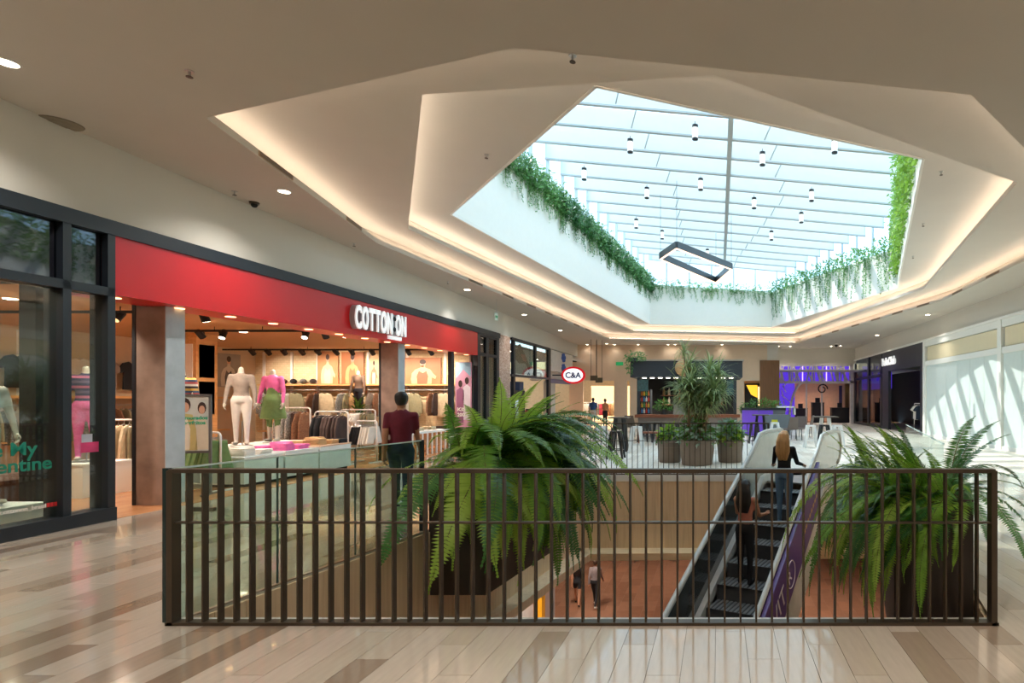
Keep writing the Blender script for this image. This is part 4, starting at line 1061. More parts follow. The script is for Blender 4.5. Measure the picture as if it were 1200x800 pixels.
def clothes_rail(label, a, b, h, m=None):
    a = Vector((*a, 0)); b = Vector((*b, 0)); d = (b-a); L = d.length; ang = math.atan2(d.y, d.x)
    t = thing('clothes_rail', label, 'clothes rail', a, ang); m = m or m_railw
    MB().tube([(0, 0, .02), (0, 0, h-.06), (.02, 0, h-.02), (.06, 0, h), (L-.06, 0, h), (L-.02, 0, h-.02), (L, 0, h-.06), (L, 0, .02)], .018, 8).build('hoop', m, t, True)
    for x in (0, L): MB().box(x-.02, x+.02, -.25, .25, 0, .03).build('foot', m, t)
    MB().tube([(0, 0, .12), (L, 0, .12)], .012, 6).build('lower_bar', m, t)
    return t, a, d/L, ang
def fill(rail, n, kinds, f0, f1, h, label_of, group, th=.05, s=1.0):
    t, a, d, ang = rail; r = random.Random(len(label_of(kinds[0]))*7+n)
    L = 0
    for i in range(n):
        k, m = kinds[i*len(kinds)//n]; p = a+d*lerp(f0, f1, (i+.5)/n); p.z = h-.10
        garment(k, m, p, ang+PI/2+r.uniform(-.18, .18), label_of((k, m)), group, th, s*r.uniform(.96, 1.04))
green = cloth('green', (104, 132, 78)); brownj = cloth('brownjacket', (70, 54, 50)); white_c = cloth('white', (228, 222, 212), .04); pinkc = cloth('pink', (232, 112, 172)); tan = cloth('tan', (196, 158, 112)); beige = cloth('beige', (206, 188, 154))
plaid = brickmat('plaid_cloth', (126, 82, 58), (150, 110, 78), (70, 46, 40), 16); camo = mat('pattern_cloth', (150, 150, 146), .85, var=.6, scale=30); greycl = cloth('greytop', (154, 140, 128)); redc = cloth('red', (208, 76, 92)); olive = cloth('olive', (140, 134, 104))
R1 = clothes_rail('low white rail of green skirts behind the poster stand', (-9.25, 9.72), (-8.62, 9.6), 1.02)
fill(R1, 8, [('skirt', green)], .08, .62, 1.02, lambda k: 'green skirt on the low white rail behind the poster stand', 'green skirts on the low rail', .07, .95)
R2 = clothes_rail('white rail of dark brown jackets past the display tables', (-9.75, 13.4), (-8.95, 13.4), 1.30)
fill(R2, 9, [('jacket', blk), ('jacket', brownj), ('jacket', brownj)], .06, .68, 1.30, lambda k: ('black' if k[1] is blk else 'dark brown')+' jacket on the white rail past the display tables', 'jackets on the white rail', .07, 1.0)
R3 = clothes_rail('low white rail with black and white shorts beside the second stone pillar', (-9.25, 14.15), (-8.62, 14.0), 1.05)
fill(R3, 10, [('shorts', blk), ('shorts', white_c)], .05, .58, 1.05, lambda k: ('black' if k[1] is blk else 'white')+' shorts on the low rail beside the second stone pillar', 'shorts on the low rail', .05, 1.05)
R4 = clothes_rail('white rail of patterned and brown clothes behind the pink mannequin', (-11.4, 14.2), (-10.45, 14.2), 1.38)
fill(R4, 10, [('dress', tan), ('jacket', camo), ('jacket', camo), ('dress', brownj), ('jacket', plaid)], .06, .88, 1.38, lambda k: {'dress': 'long ', 'jacket': 'short '}[k[0]]+{tan.name: 'tan', camo.name: 'grey patterned', brownj.name: 'brown', plaid.name: 'plaid'}[k[1].name]+' garment on the rail behind the pink mannequin', 'garments on the patterned rail', .06)
R5 = clothes_rail('white rail of beige clothes in front of the cream brick wall', (-10.9, 16.0), (-9.9, 16.0), 1.3)
fill(R5, 9, [('dress', beige), ('tee', white_c), ('dress', olive)], .06, .9, 1.3, lambda k: {beige.name: 'beige dress', white_c.name: 'white T-shirt', olive.name: 'olive dress'}[k[1].name]+' on the rail before the cream brick wall', 'garments on the beige rail', .06)
R6 = clothes_rail('white rail of pale clothes behind the glazed bay', (-11.6, 10.6), (-10.7, 10.9), 1.2)
fill(R6, 9, [('jacket', beige), ('trousers', olive), ('trousers', greycl)], .06, .8, 1.2, lambda k: {beige.name: 'beige jacket', olive.name: 'olive trousers', greycl.name: 'grey trousers'}[k[1].name]+' on the rail behind the glazed bay', 'garments on the rail in the glazed bay', .06)
# poster stand
m_posterf = mat('poster_frame', (112, 112, 112), .4, .4)
ps = thing('poster_stand', 'grey poster stand showing two people, next to the first stone pillar', 'poster stand', (-8.72, 9.2, 0), .25)
MB().box(-.26, -.23, -.02, .02, 0, 1.68).box(.23, .26, -.02, .02, 0, 1.68).box(-.26, .26, -.02, .02, 1.64, 1.68).box(-.26, .26, -.02, .02, .70, .74).build('frame', m_posterf, ps)
MB().box(-.23, .23, -.005, .005, .74, 1.64).build('poster', mat('poster_sky', (198, 206, 204), .4, var=.12, scale=3), ps)
def blob(mb, pts, y, mi=0): mb.poly([(p[0], y, p[1]) for p in pts], mi)
def oval(cx, cz, rx, rz, n=14): return [(cx+rx*math.cos(2*PI*q/n), cz+rz*math.sin(2*PI*q/n)) for q in range(n)]
pr = MB()
blob(pr, [(-.22, .75), (-.21, 1.2), (-.12, 1.36), (.0, 1.34), (.05, 1.1), (.07, .75)], -.0062, 0)
blob(pr, [(.04, .76), (.05, 1.15), (.1, 1.3), (.18, 1.28), (.22, 1.1), (.22, .76)], -.0062, 1)
blob(pr, [(-.17, .76), (-.15, 1.15), (-.08, 1.3), (-.03, 1.1), (-.04, .76)], -.0066, 4)
blob(pr, oval(-.11, 1.50, .085, .12), -.0066, 2); blob(pr, oval(.13, 1.45, .06, .1), -.0066, 2)
blob(pr, oval(-.1, 1.46, .055, .085), -.007, 3); blob(pr, oval(.13, 1.42, .042, .07), -.007, 3)
pr.build('print', [mat('print_khaki', (196, 186, 128), .5), mat('print_ivory', (220, 214, 196), .5), mat('print_hair', (62, 44, 40), .5), mat('print_skin', (206, 164, 140), .5), mat('print_cream', (236, 230, 214), .5)], ps)
text('lettering', 'Namorados', .06, mat('poster_green', (40, 178, 140), .5), (-.21, -.0085, 1.26), (1, 0, 0), (0, 0, 1), .002, ps, .42, .03)
text('lettering', 'perfeitos', .06, mat('poster_green', (40, 178, 140), .5), (-.12, -.0085, 1.18), (1, 0, 0), (0, 0, 1), .002, ps, .30, .03)
for x in (-.24, .24): MB().box(x-.02, x+.02, -.22, .22, 0, .03).build('foot', m_posterf, ps)
# display tables with folded clothes
m_table = mat('table_pale', (214, 226, 224), .35); m_tabletan = mat('table_tan', (206, 176, 146), .5)
def fold_mesh(m):
    mb = MB(); r = random.Random(hash(m.name) % 97)
    for q, (s, z) in enumerate(((1, 0), (.97, .016), (.93, .03))):
        dx, dy = r.uniform(-.01, .01), r.uniform(-.01, .01)
        mb.prism([(x*s+dx, y*s+dy) for x, y in ((-.15, -.12), (-.13, -.14), (.13, -.14), (.15, -.12), (.15, .12), (.13, .14), (-.13, .14), (-.15, .12))], z, z+.017)
    return mb.mesh('folded_shirt', [m])
FM = {}
def pile(x, y, z, m, n, cname, where):
    if m.name not in FM: FM[m.name] = fold_mesh(m)
    for q in range(n):
        o = tag(obj('folded_shirt', FM[m.name], None, (x+random.uniform(-.015, .015), y+random.uniform(-.015, .015), z+q*.047)), f'folded {cname} shirt in a stack on {where}', 'shirt', f'folded {cname} shirts on {where}')
        o.rotation_euler = (0, 0, random.uniform(-.12, .12))
def display_table(label, y0, y1, x0, x1, h, mats_):
    t = thing('display_table', label, 'table', ((x0+x1)/2, (y0+y1)/2, 0)); w, d = (x1-x0)/2, (y1-y0)/2
    MB().box(-w, w, -d, d, .06, h-.03).build('body', mats_[0], t); MB().box(-w-.01, w+.01, -d-.01, d+.01, h-.03, h).build('top', mats_[1], t); MB().box(-w+.05, w-.05, -d+.05, d-.05, 0.004, .06).build('plinth', m_dark, t)
    return t
display_table('pale display table of white folded shirts nearest the first stone pillar', 10.0, 10.9, -9.35, -8.55, .55, (m_table, m_table))
display_table('pale display table of pink folded shirts between two other display tables', 10.95, 11.85, -9.35, -8.55, .57, (m_table, m_table))
display_table('pale display table of tan folded shirts beside the rail of brown jackets', 11.9, 12.9, -9.35, -8.55, .60, (m_table, m_tabletan))
for (yy0, z, m, nm, wh) in ((10.0, .55, white_c, 'white', 'the first display table'), (10.95, .57, pinkc, 'pink', 'the middle display table'), (11.9, .60, tan, 'tan', 'the last display table')):
    for ix in range(2):
        for iy in range(2):
            pile(-9.13+ix*.36, yy0+.22+iy*.4, z, m, 2+((ix+iy) % 2), nm, wh)
pile(-8.75, 12.72, .60, blk, 2, 'black', 'the last display table')
# mannequin plinth and mannequins
tag(MB().box(-10.3, -9.42, 10.9, 12.9, 0.004, .62).box(-10.32, -9.40, 10.88, 12.92, .62, .65).build('mannequin_plinth', mat('plinth_white', (226, 218, 206), .5)), 'white plinth carrying two dressed mannequins behind the display tables', 'plinth')
tag(MB().box(-10.0, -9.42, 9.6, 10.5, 0.004, .5).box(-10.02, -9.40, 9.58, 10.52, .5, .53).build('mannequin_plinth', mat('plinth_white', (226, 218, 206), .5)), 'white plinth under the mannequin in a striped sweater', 'plinth')
rest = dict(hip_l=.06, hip_r=-.06, knee_l=.05, arm_l=.1, arm_r=.05, elbow_l=.15, elbow_r=.2, abd_l=.2, abd_r=.2)
strip = stripes('stripe_sweater', [(206, 170, 90), (60, 52, 60), (222, 214, 206), (178, 84, 84), (70, 90, 120)], 5)
strip2 = stripes('stripe_cardigan', [(62, 58, 92), (188, 104, 134), (62, 58, 92), (110, 92, 120)], 6)
mannequin('headless mannequin in grey sweater and white trousers on the plinth', (-9.72, 11.3, .65), PI+.5, rest, [greycl, white_c], sleeve=1, female=True)
mannequin('headless mannequin in pink top and green skirt on the plinth', (-9.75, 12.15, .65), PI+.2, rest, [pinkc, green], sleeve=1, female=True, skirt=.5, legs_bare=.5)
mannequin('headless mannequin in striped sweater and pale jeans behind the poster stand', (-9.71, 10.05, .53), PI+.4, rest, [strip, cloth('palejean', (150, 172, 186))], sleeve=1, female=True)
mannequin('headless mannequin in striped cardigan and pink trousers behind the glazed bay', (-10.6, 9.3, .55), PI+.8, rest, [strip2, pinkc], sleeve=1, female=True)
mannequin('headless mannequin in white T-shirt and green trousers close behind the window lettering', (-8.85, 6.62, .3), -PI/2-.2, rest, [white_c, green], sleeve=.6, wide=1.1)
mannequin('headless mannequin in brown top and dark trousers before the cream brick wall', (-12.0, 18.5, .95), PI, rest, [cloth('brownfig', (132, 108, 92)), cloth('darkpants', (50, 52, 62))], sleeve=1, female=True)
tag(MB().box(-12.4, -11.6, 18.2, 18.9, .004, .95).box(-12.42, -11.58, 18.18, 18.92, .93, .95).build('mannequin_plinth', m_tabletan), 'tan plinth under the mannequin before the cream brick wall', 'plinth')
tag(MB().box(-11, -10.2, 8.9, 9.7, 0.004, .52).box(-11.02, -10.18, 8.88, 9.72, .52, .55).build('mannequin_plinth', m_white), 'white plinth under the mannequin in striped cardigan', 'plinth')
tag(MB().box(-9.2, -8.5, 6.2, 7.0, 0.004, .27).box(-9.22, -8.48, 6.18, 7.02, .27, .3).build('mannequin_plinth', m_white), 'low white plinth close behind the window lettering', 'plinth')
# black column and sofa-like brown pouf in the glazed bay
Yc = 7.49
tag(MB().box(-9.32, -9.1, Yc-.1, Yc+.1, 0.004, 3.3).box(-9.36, -9.06, Yc-.14, Yc+.14, .004, .1).build('black_column', m_dark), 'slim black column standing inside the glazed bay', 'column')
pf = thing('pouf_bench', 'brown leather bench behind the window lettering', 'bench', (-10.0, 7.55, 0.004))
MB().lathe([(.42, .12), (.5, .2), (.5, .5), (.42, .58)], n=20).build('cushion', mat('leather_brown', (98, 62, 46), .4), pf)
MB().lathe([(.36, 0), (.36, .14)], n=16).build('base', m_dark, pf)
# back wall display: shelf and hanging T-shirts
bs = thing('display_shelf', 'wooden shelf on the back wall under the hanging T-shirts', 'shelf', (XB, 12.5, 0))
MB().box(0, .4, -3, 5.5, 1.62, 1.68).build('board', wood('shelf_wood', (206, 156, 96), (226, 178, 118), 2, .5, st=(9, .7, 9)), bs)
MB().box(0, .35, -3, 5.5, .6, .64).build('board', MATS['shelf_wood'], bs)
MB().tube([(.3, -3, 1.45), (.3, 5.5, 1.45)], .012, 6).build('hang_bar', m_steel, bs)
for q in range(6): MB().box(0, .05, -3+q*1.65, -2.94+q*1.65, 0, 3.2).build('upright', m_railw, bs)
for q, (m, nm) in enumerate(((blk, 'black'), (blk, 'black'), (blk, 'black'), (white_c, 'white'), (greycl, 'grey'), (blk, 'black'))):
    garment('tee', m, (XB+.12, 12.1+q*.62, 2.62), PI/2, f'{nm} T-shirt hung flat on the back wall of the shop', 'T-shirts on the back wall', .04, 1.15)
for q in range(26):
    m, nm = [(camo, 'patterned'), (blk, 'black'), (olive, 'olive'), (white_c, 'white'), (plaid, 'plaid')][(q*3) % 5]
    garment('jacket', m, (XB+.3, 9.7+q*.27, 1.35), random.uniform(-.2, .2), f'{nm} jacket on the bar under the back wall shelf', 'jackets under the back wall shelf', .06)
# frontal wall of the shop: shelf, uprights, photos, hanging clothes
ws = thing('display_shelf', 'long wooden shelf with white uprights along the cream brick wall', 'shelf', (-12.4, YS, 0))
MB().box(-3.4, 3.8, -.4, -.0, 2.07, 2.12).build('board', MATS['shelf_wood'], ws); MB().box(-3.4, 3.8, -.4, 0, .48, .53).build('board', MATS['shelf_wood'], ws)
MB().tube([(-3.4, -.3, 1.92), (3.8, -.3, 1.92)], .014, 6).build('hang_bar', m_steel, ws)
for px in (310, 342.5, 373, 432, 446, 478, 522):
    x = XA(px, YS)+12.4; MB().box(x-.04, x+.04, -.04, 0, 0, 3.25).build('upright', m_railw, ws)
cols_w = [(camo, 'patterned'), (white_c, 'white'), (tan, 'tan'), (plaid, 'plaid'), (beige, 'beige'), (blk, 'black'), (olive, 'olive'), (greycl, 'grey'), (brownj, 'brown')]
xs_ = -15.6; q = 0; rw = random.Random(9)
while xs_ < -8.8:
    m, nm = cols_w[(q*5+q//4) % 9]; facing = q % 3 == 0
    kd = 'jacket'
    garment(kd, m, (xs_, YS-.3, 1.82), (0 if facing else PI/2)+rw.uniform(-.15, .15), f'{nm} jacket '+('facing out' if facing else 'edge-on')+' on the long bar of the cream brick wall', f'jackets on the cream wall bar', .07, 1.05 if facing else 1.0)
    xs_ += .62 if facing else .2; q += 1
def photo(label, x0, x1, z0, z1, cols_, loc=None, rz=0):
    t = thing('framed_photo', label, 'picture', loc or ((x0+x1)/2, YS-.065, z0), rz); w = (x1-x0)/2; h = z1-z0
    MB().box(-w, w, -.02, .02, 0, h).build('board', mat('photo_'+cols_[0][0], cols_[0][1], .5, var=.1, scale=3), t)
    mb = MB(); mm = []
    blob(mb, [(a_*w, b_*h) for a_, b_ in ((-.62, .02), (-.66, .2), (-.6, .42), (-.42, .55), (-.14, .62), (-.1, .7), (.1, .7), (.14, .62), (.42, .55), (.58, .4), (.75, .3), (.7, .2), (.5, .26), (.48, .02))], -.022, 0)
    blob(mb, oval(.0, .78*h, .16*w, .13*h), -.022, 1); blob(mb, oval(0, .84*h, .18*w, .09*h), -.024, 2)
    blob(mb, [(a_*w, b_*h) for a_, b_ in ((-.3, .02), (-.34, .3), (-.22, .5), (0, .42), (.2, .5), (.3, .3), (.24, .02))], -.024, 3)
    mb.build('print', [mat('ph1_'+cols_[0][0], cols_[1], .5), MATS['print_skin'], MATS['print_hair'], mat('ph2_'+cols_[0][0], cols_[2], .5)], t)
photo('large warm photo of a person in pale clothes on the shelf', XA(374, YS), XA(398, YS), 2.122, 3.25, (('amber', (196, 140, 92)), (226, 196, 158), (236, 214, 182)))
photo('warm photo of a person in an orange coat on the shelf', XA(402, YS), XA(428, YS), 2.122, 3.25, (('rust', (178, 112, 70)), (224, 170, 118), (206, 130, 88)))
photo('small photo in a pale frame beside the wide photo', XA(434, YS), XA(446, YS), 2.122, 3.0, (('sand', (214, 180, 140)), (168, 120, 92), (230, 206, 176)))
photo('wide photo of reclining people on the shelf beside the black jamb', XA(476, YS), XA(518, YS), 2.122, 3.05, (('clay', (168, 112, 76)), (216, 176, 132), (196, 96, 70)))
photo('grey group photo on the back wall beyond the wooden column', 0, .9, 2.0, 3.1, (('stone', (150, 144, 136)), (206, 200, 190), (88, 84, 84)), (XB+.022, 18.3, 2.0), PI/2)
MB_ = thing('wood_column', 'wood-framed column with two white panels behind the striped sweater mannequin', 'column', (-13.6, 14.4, 0.004))
MB().box(-.32, .32, -.3, .3, 0, 3.29).build('core', MATS['shelf_wood'], MB_)
for z in (1.2, 2.15): MB().box(-.24, .24, -.32, -.3, z, z+.85).build('panel', m_white, MB_); MB().box(.3, .32, -.22, .22, z, z+.85).build('panel', m_white, MB_)
# banner
bn = thing('banner_stand', 'tall pink and blue printed banner at the far end of the shop front', 'banner', (-8.62, 18.75, 0.004))
MB().box(-.27, .27, -.01, .01, .35, 2.85).build('banner_face', mat('banner_pink', (206, 150, 176), .5, var=.1, scale=2), bn)
mb = MB(); blob(mb, [(-.25, 2.3), (-.25, 2.84), (.25, 2.84), (.25, 2.35), (0, 2.6)], -.012, 0)
for cx_, cz_, m1 in ((-.1, 1.9, 1), (.12, 2.0, 2)):
    blob(mb, [(cx_-.12, cz_-1.1), (cx_-.13, cz_), (cx_, cz_+.1), (cx_+.12, cz_), (cx_+.11, cz_-1.1)], -.013, m1); blob(mb, oval(cx_, cz_+.22, .07, .12), -.014, 3)
mb.build('print', [mat('bn_sky', (150, 190, 214), .5), mat('bn_plum', (150, 96, 130), .5), mat('bn_white', (226, 214, 224), .5), MATS['print_hair']], bn)
text('lettering', 'KISS', .12, m_white, (-.2, -.018, 1.2), (1, 0, 0), (0, 0, 1), .003, bn, .38, .03)
text('lettering', '2000s', .12, m_white, (-.2, -.018, 1.02), (1, 0, 0), (0, 0, 1), .003, bn, .38, .03)
MB().box(-.3, .3, -.15, .15, 0, .04).build('foot', m_railw, bn); MB().tube([(0, .02, 0), (0, .02, 2.8)], .012, 6).build('pole', m_railw, bn)
# white bench-table near the far pillar
bt = thing('display_table', 'white slatted bench with folded pale cloth behind the walking person', 'table', (-8.75, 16.2, 0.004))
MB().box(-.4, .4, -1.1, 1.1, .62, .68).build('top', m_white, bt)
for q in range(9): MB().box(.36, .39, -1.05+q*.26, -1.0+q*.26, 0, .62).build('slat', m_white, bt)
for q in range(3): pile(-8.75, 15.4+q*.7, .684, beige, 2, 'beige', 'the white slatted bench')
pk = thing('sticker', 'colourful opening-hours sticker on the narrow pane of the glazed bay', 'sticker', (0, 0, 0))
Yq = LWY(108); MB().cbox((LWX(Yq)-.03, Yq, .98), .004, .20, .13, 0).build('print', mat('stk_pink', (206, 60, 112), .5, var=.2), pk); MB().cbox((LWX(Yq)-.032, Yq-.03, 1.08), .003, .12, .14, 0).build('print', mat('stk_grey', (176, 180, 190), .5, var=.2), pk)
# tropical plant in the shop
leaf_me = MB().add([(0, 0, 0), (.03, -.025, .18), (.03, .025, .18), (.12, -.02, .34), (.12, .02, .34), (.26, 0, .42)], [(0, 1, 2), (1, 3, 4, 2), (3, 5, 4)]).mesh('leaf', [leafmat('shop_leaf', (46, 92, 40), (96, 140, 60))])
sp_ = thing('potted_plant', 'small palm in a white pot before the pale framed photos', 'plant', (-11.3, 17.4, 0.004))
MB().lathe([(.14, 0), (.18, .05), (.2, .9), (.17, .92)], n=14).build('pot', m_white, sp_)
for q in range(26):
    o = obj('leaf', leaf_me, sp_, (0, 0, .95+(q % 4)*.08)); o.rotation_euler = (0, random.uniform(-.2, .7), q*2.4); o.scale = (1.3,)*3

# caps on pegs, stacks on the lower shelf, sky poster behind the window
for q in range(5):
    x = XA(322, YS-.1)+q*.34; t = thing('cap', ['dark', 'brown', 'black', 'grey'][q % 4]+' cap on a peg of the cream brick wall', 'cap', (x, YS-.14, 2.22), 0, 'caps on the cream brick wall')
    m = cloth('cap%d' % (q % 4), [(60, 50, 48), (96, 70, 52), (30, 28, 30), (110, 106, 100)][q % 4])
    MB().ball((0, 0, .0), .1, .12, .09, 12, 8).build('crown', m, t); MB().prism([(-.08, -.1), (.08, -.1), (.06, -.2), (-.06, -.2)], -.04, -.025).build('peak', m, t)
for q in range(12):
    m, nm = [(camo, 'patterned'), (blk, 'black'), (beige, 'beige'), (brownj, 'brown')][q % 4]
    pile(-15.3+q*.52, YS-.2, .532, m, 3, nm, 'the lower board of the cream brick wall')
spo = thing('window_poster', 'sky blue hanging poster at the edge of the window lettering', 'poster', (-8.5, 6.05, 1.3)); MB().box(-.01, .01, -.28, .28, 0, 1.5).build('sheet', mat('sky_sheet', (120, 160, 190), .5, var=.3, scale=2), spo)
for y in (-.25, .25): MB().tube([(0, y, 1.5), (0, y, 2.0)], .004, 4).build('wire', m_steel, spo)
# ------------------------------------------------------------------ shoe shop and the blue-emblem shop on the west side
m_wood_red = wood('counter_wood', (120, 66, 44), (150, 88, 60), 2, .4, st=(.7, 9, 9))
ya, yb = LWY(600), LWY(645)
s2 = thing('storefront', 'dark glazed front of the shoe shop beside the brick pier', 'shop front', (0, 0, 0))
wallprism(ya-.1, ya, 0, 3.93, .3, .9).build('side_wall', mat('warm_wood', (126, 84, 58), .6), s2)
wallprism(ya, yb, 3.86, 3.96, 0, .2).build('head', m_black, s2)
for a, b in ((602, 604), (627.5, 629), (643, 645.5)): wallprism(LWY(a), LWY(b), 2.4 if a == 627.5 else 0, 3.9, 0, .12).build('mullion', m_black, s2)
wallprism(ya, yb, 2.36, 2.46, 0, .12).build('transom', m_black, s2)
wallprism(LWY(604), LWY(627.5), 2.46, 3.86, .05, .06).build('pane', m_glass, s2); wallprism(LWY(629), LWY(643), 2.46, 3.86, .05, .06).build('pane', m_glass, s2)
pp = wallprism(LWY(604.5), LWY(627), 2.5, 3.6, .12, .14).build('poster', mat('shoe_poster', (150, 150, 152), .6, var=.05), s2)
Ym = LWY(616); mb = MB()
for pts, mi_ in (([(-1.2, .1), (-1.2, .4), (-.2, .62), (.5, .2), (1.1, -.3), (.9, -.42), (.3, -.05), (-.5, -.1)], 0), ([(-.3, .3), (.3, .35), (.55, .0), (.0, .05)], 1), ([(-.9, .6), (-.4, .75), (.1, .55), (-.3, .45)], 0)):
    mb.poly([(LWX(Ym+p[0])-.115, Ym+p[0], zs(3.05, Ym)+p[1]) for p in pts], mi_)
mb.build('poster_print', [mat('print_black', (34, 34, 38), .5), mat('print_red', (150, 62, 62), .5)], s2)
struct(MB().box(-14, -8.72, 20.0, 20.1, 0, 3.9).build('wall_shoe_shop', m_dark)); struct(MB().box(-14.1, -14, 20, 34.3, 0, 4).build('wall_west_shops_back', mat('west_back', (196, 158, 116), .8)))
struct(MB().box(-14, -8.2, 20, 36, -.06, .003).build('floor_west_shops', m_storefloor)); struct(MB().box(-14, -8.75, 20, 34.2, 3.9, 3.95).build('ceiling_west_shops', m_dark))
cb = thing('shoe_cabinet', 'dark cabinet with a pale screen inside the shoe shop', 'cabinet', (-9.4, 24.6, 0.003)); MB().box(-.5, .4, -1.2, 1.2, 0, 2.0).build('body', mat('cab_dark', (36, 38, 44), .4), cb)
MB().box(.4, .42, -.8, .3, .4, 1.55).build('screen', glow('screen_pale', (170, 182, 196), .8), cb); MB().box(-.5, .4, .5, 1.0, 2.0, 2.4).build('top_box', mat('cab_blue', (50, 70, 110), .5), cb)
for q in range(5): tag(MB().box(-9.1, -8.8, 25.9+q*.28, 26.12+q*.28, .9+.08*(q % 2), 1.0+.08*(q % 2)).box(-9.1, -8.95, 25.9+q*.28, 26.12+q*.28, .98, 1.09+.06*(q % 2)).build('shoe', cloth('shoe%d' % (q % 3), [(206, 96, 96), (60, 60, 66), (216, 210, 200)][q % 3])), ['coral', 'charcoal', 'ivory'][q % 3]+' sneaker on the ledge inside the shoe shop', 'shoe', 'sneakers in the shoe shop')
tag(MB().box(-9.15, -8.72, 25.85, 27.3, .003, .9).box(-9.17, -8.7, 25.83, 27.32, .86, .9).build('shoe_ledge', m_white), 'white ledge for sneakers inside the shoe shop', 'ledge')
# white sneaker box lump behind upper pane
tag(MB().ball((LWX(27)-.35, 27.0, 2.62), .25, .55, .13).ball((LWX(27)-.35, 26.6, 2.58), .2, .3, .1).build('display_sneaker', m_white), 'large white display sneaker on the shoe shop transom', 'display')
for X, Y, pw in ((-10, 23.5, 60), (-10, 26.5, 60), (-10.5, 29.5, 120), (-10.5, 32, 120)):
    d = thing('recessed_downlight', 'round recessed lamp in the dark ceiling of the shops past the brick pier', 'downlight', (X, Y, 3.895), 0, 'downlights of the west shops')
    MB().lathe([(.09, -.01), (.1, 0)], n=12).build('lens', m_lampw, d); spot('lamp', (0, 0, -.04), pw, (1, .76, .5), 150, 1, .06, d)
ya, yb = LWY(646), LWY(671)
s3 = thing('storefront', 'white sign panel with blue emblem over an open shop front', 'shop front', (0, 0, 0))
wallprism(ya, yb, 2.82, 3.9, 0, .3).build('sign_panel', mat('sign_panel_white', (226, 222, 212), .5), s3)
wallprism(ya, yb, 2.3, 2.82, .25, .3).build('lower_panel', m_wallp, s3); wallprism(ya, yb, 2.2, 2.42, .1, .3).build('blue_band', mat('band_blue', (112, 112, 150), .5), s3)
wallprism(ya, LWY(655), 0, 2.3, .2, .4).build('pier', m_wallp, s3)
Yq = LWY(660); m_blue = mat('emblem_blue', (40, 92, 176), .5)
for cz_ in (.17, -.19):
    for q in range(6):
        t_ = 2*PI*q/6+.2; c = (LWX(Yq)+.03, Yq+.27*math.cos(t_), zs(3.36, Yq)+cz_*1.6+.16*math.sin(t_))
        MB().ball(c, .03, .16, .11, 10, 6).build('emblem_petal', m_blue, s3)
    MB().ball((LWX(Yq)+.03, Yq, zs(3.36, Yq)+cz_*1.6), .035, .2, .14, 10, 6).build('emblem_core', m_blue, s3)
# oval blade sign
ov = thing('oval_sign', 'oval white sign with red border and blue letters on a bracket', 'sign', (XA(672, 29), 29, ZA(439.5, 29)))
def ovaldisc(rx, rz, y0, y1, n=36):
    mb = MB(); mb.prism([(rx*math.cos(2*PI*q/n), rz*math.sin(2*PI*q/n)) for q in range(n)], y0, y1, 0, Matrix.Rotation(PI/2, 3, 'X')); return mb
ovaldisc(.62, .45, -.06, .06).build('border', glow('sign_red', (206, 20, 34), .5), ov); ovaldisc(.51, .35, .0, .07).build('face', glow('sign_face', (246, 246, 250), .7), ov)
text('lettering', 'C&A', .30, mat('sign_blue', (24, 38, 110), .5), (-.40, -.075, -.14), (1, 0, 0), (0, 0, 1), .01, ov, .82, .028)
MB().beam((-.62, 0, 0), (-1.1, 0, 0), .06, .06).build('bracket', m_black, ov)

# ------------------------------------------------------------------ big store at the north end: racks, lights
m_whc = cloth('white', (228, 222, 212))
for k, (px, py, ms, nm) in enumerate(((691, 498.5, [(white_c, 'white'), (blk, 'black')], 'white and black'), (716, 498, [(cloth('orangetop', (206, 140, 92)), 'orange'), (tan, 'tan')], 'orange and tan'), (679, 498, [(blk, 'black'), (beige, 'beige')], 'black and beige'), (703, 496.5, [(greycl, 'grey'), (redc, 'red')], 'grey and red'))):
    Yk = 36+k*.8; X = XA(px, Yk)
    rl = clothes_rail(f'white rail of {nm} clothes inside the north store', (X-.5, Yk), (X+.5, Yk), 1.4)
    fill(rl, 10, [('jacket', m) for m, _ in ms], .08, .92, 1.4, lambda kk, ms=ms, nm=nm: dict((m.name, n_) for m, n_ in ms)[kk[1].name]+f' jacket on the {nm} rail of the north store', f'jackets on the {nm} rail', .06)
tag(MB().box(-9.4, -5.7, 41, 41.2, .0, 2.6).box(-9.4, -5.7, 40.9, 41, 2.5, 2.6).build('display_wall', glow('lit_wall', (255, 226, 170), .9)), 'display wall glowing as if brightly lit deep inside the north store', 'display')  # the wall itself glows, the store's lighting put into its material
for X, Y in ((-8, 35.5), (-6.6, 35.5), (-7.4, 38), (-5.2, 36), (1.9, 36), (-2, 38)):
    d = thing('recessed_downlight', 'round recessed lamp in the ceiling of the north store', 'downlight', (X, Y, 3.395), 0, 'downlights of the north store')
    MB().lathe([(.09, -.01), (.1, 0)], n=12).build('lens', m_lampw, d); spot('lamp', (0, 0, -.04), 180, (1, .78, .5), 150, 1, .06, d)
tr = thing('track_light', 'row of black spot heads above the north store entrance', 'track light', (-7, 34.9, 2.9))
MB().beam((-1.6, 0, .1), (2, 0, .1), .05, .05).build('rail', m_track, tr)
for x in (-1.4, 0, 1.8): MB().tube([(x, 0, .1), (x, 0, .5)], .012, 5).build('hanger', m_track, tr)
for q in range(9): MB().tube([(-1.5+q*.42, 0, .08), (-1.5+q*.42, -.1, -.1)], .07, 8).build('head', m_track, tr)
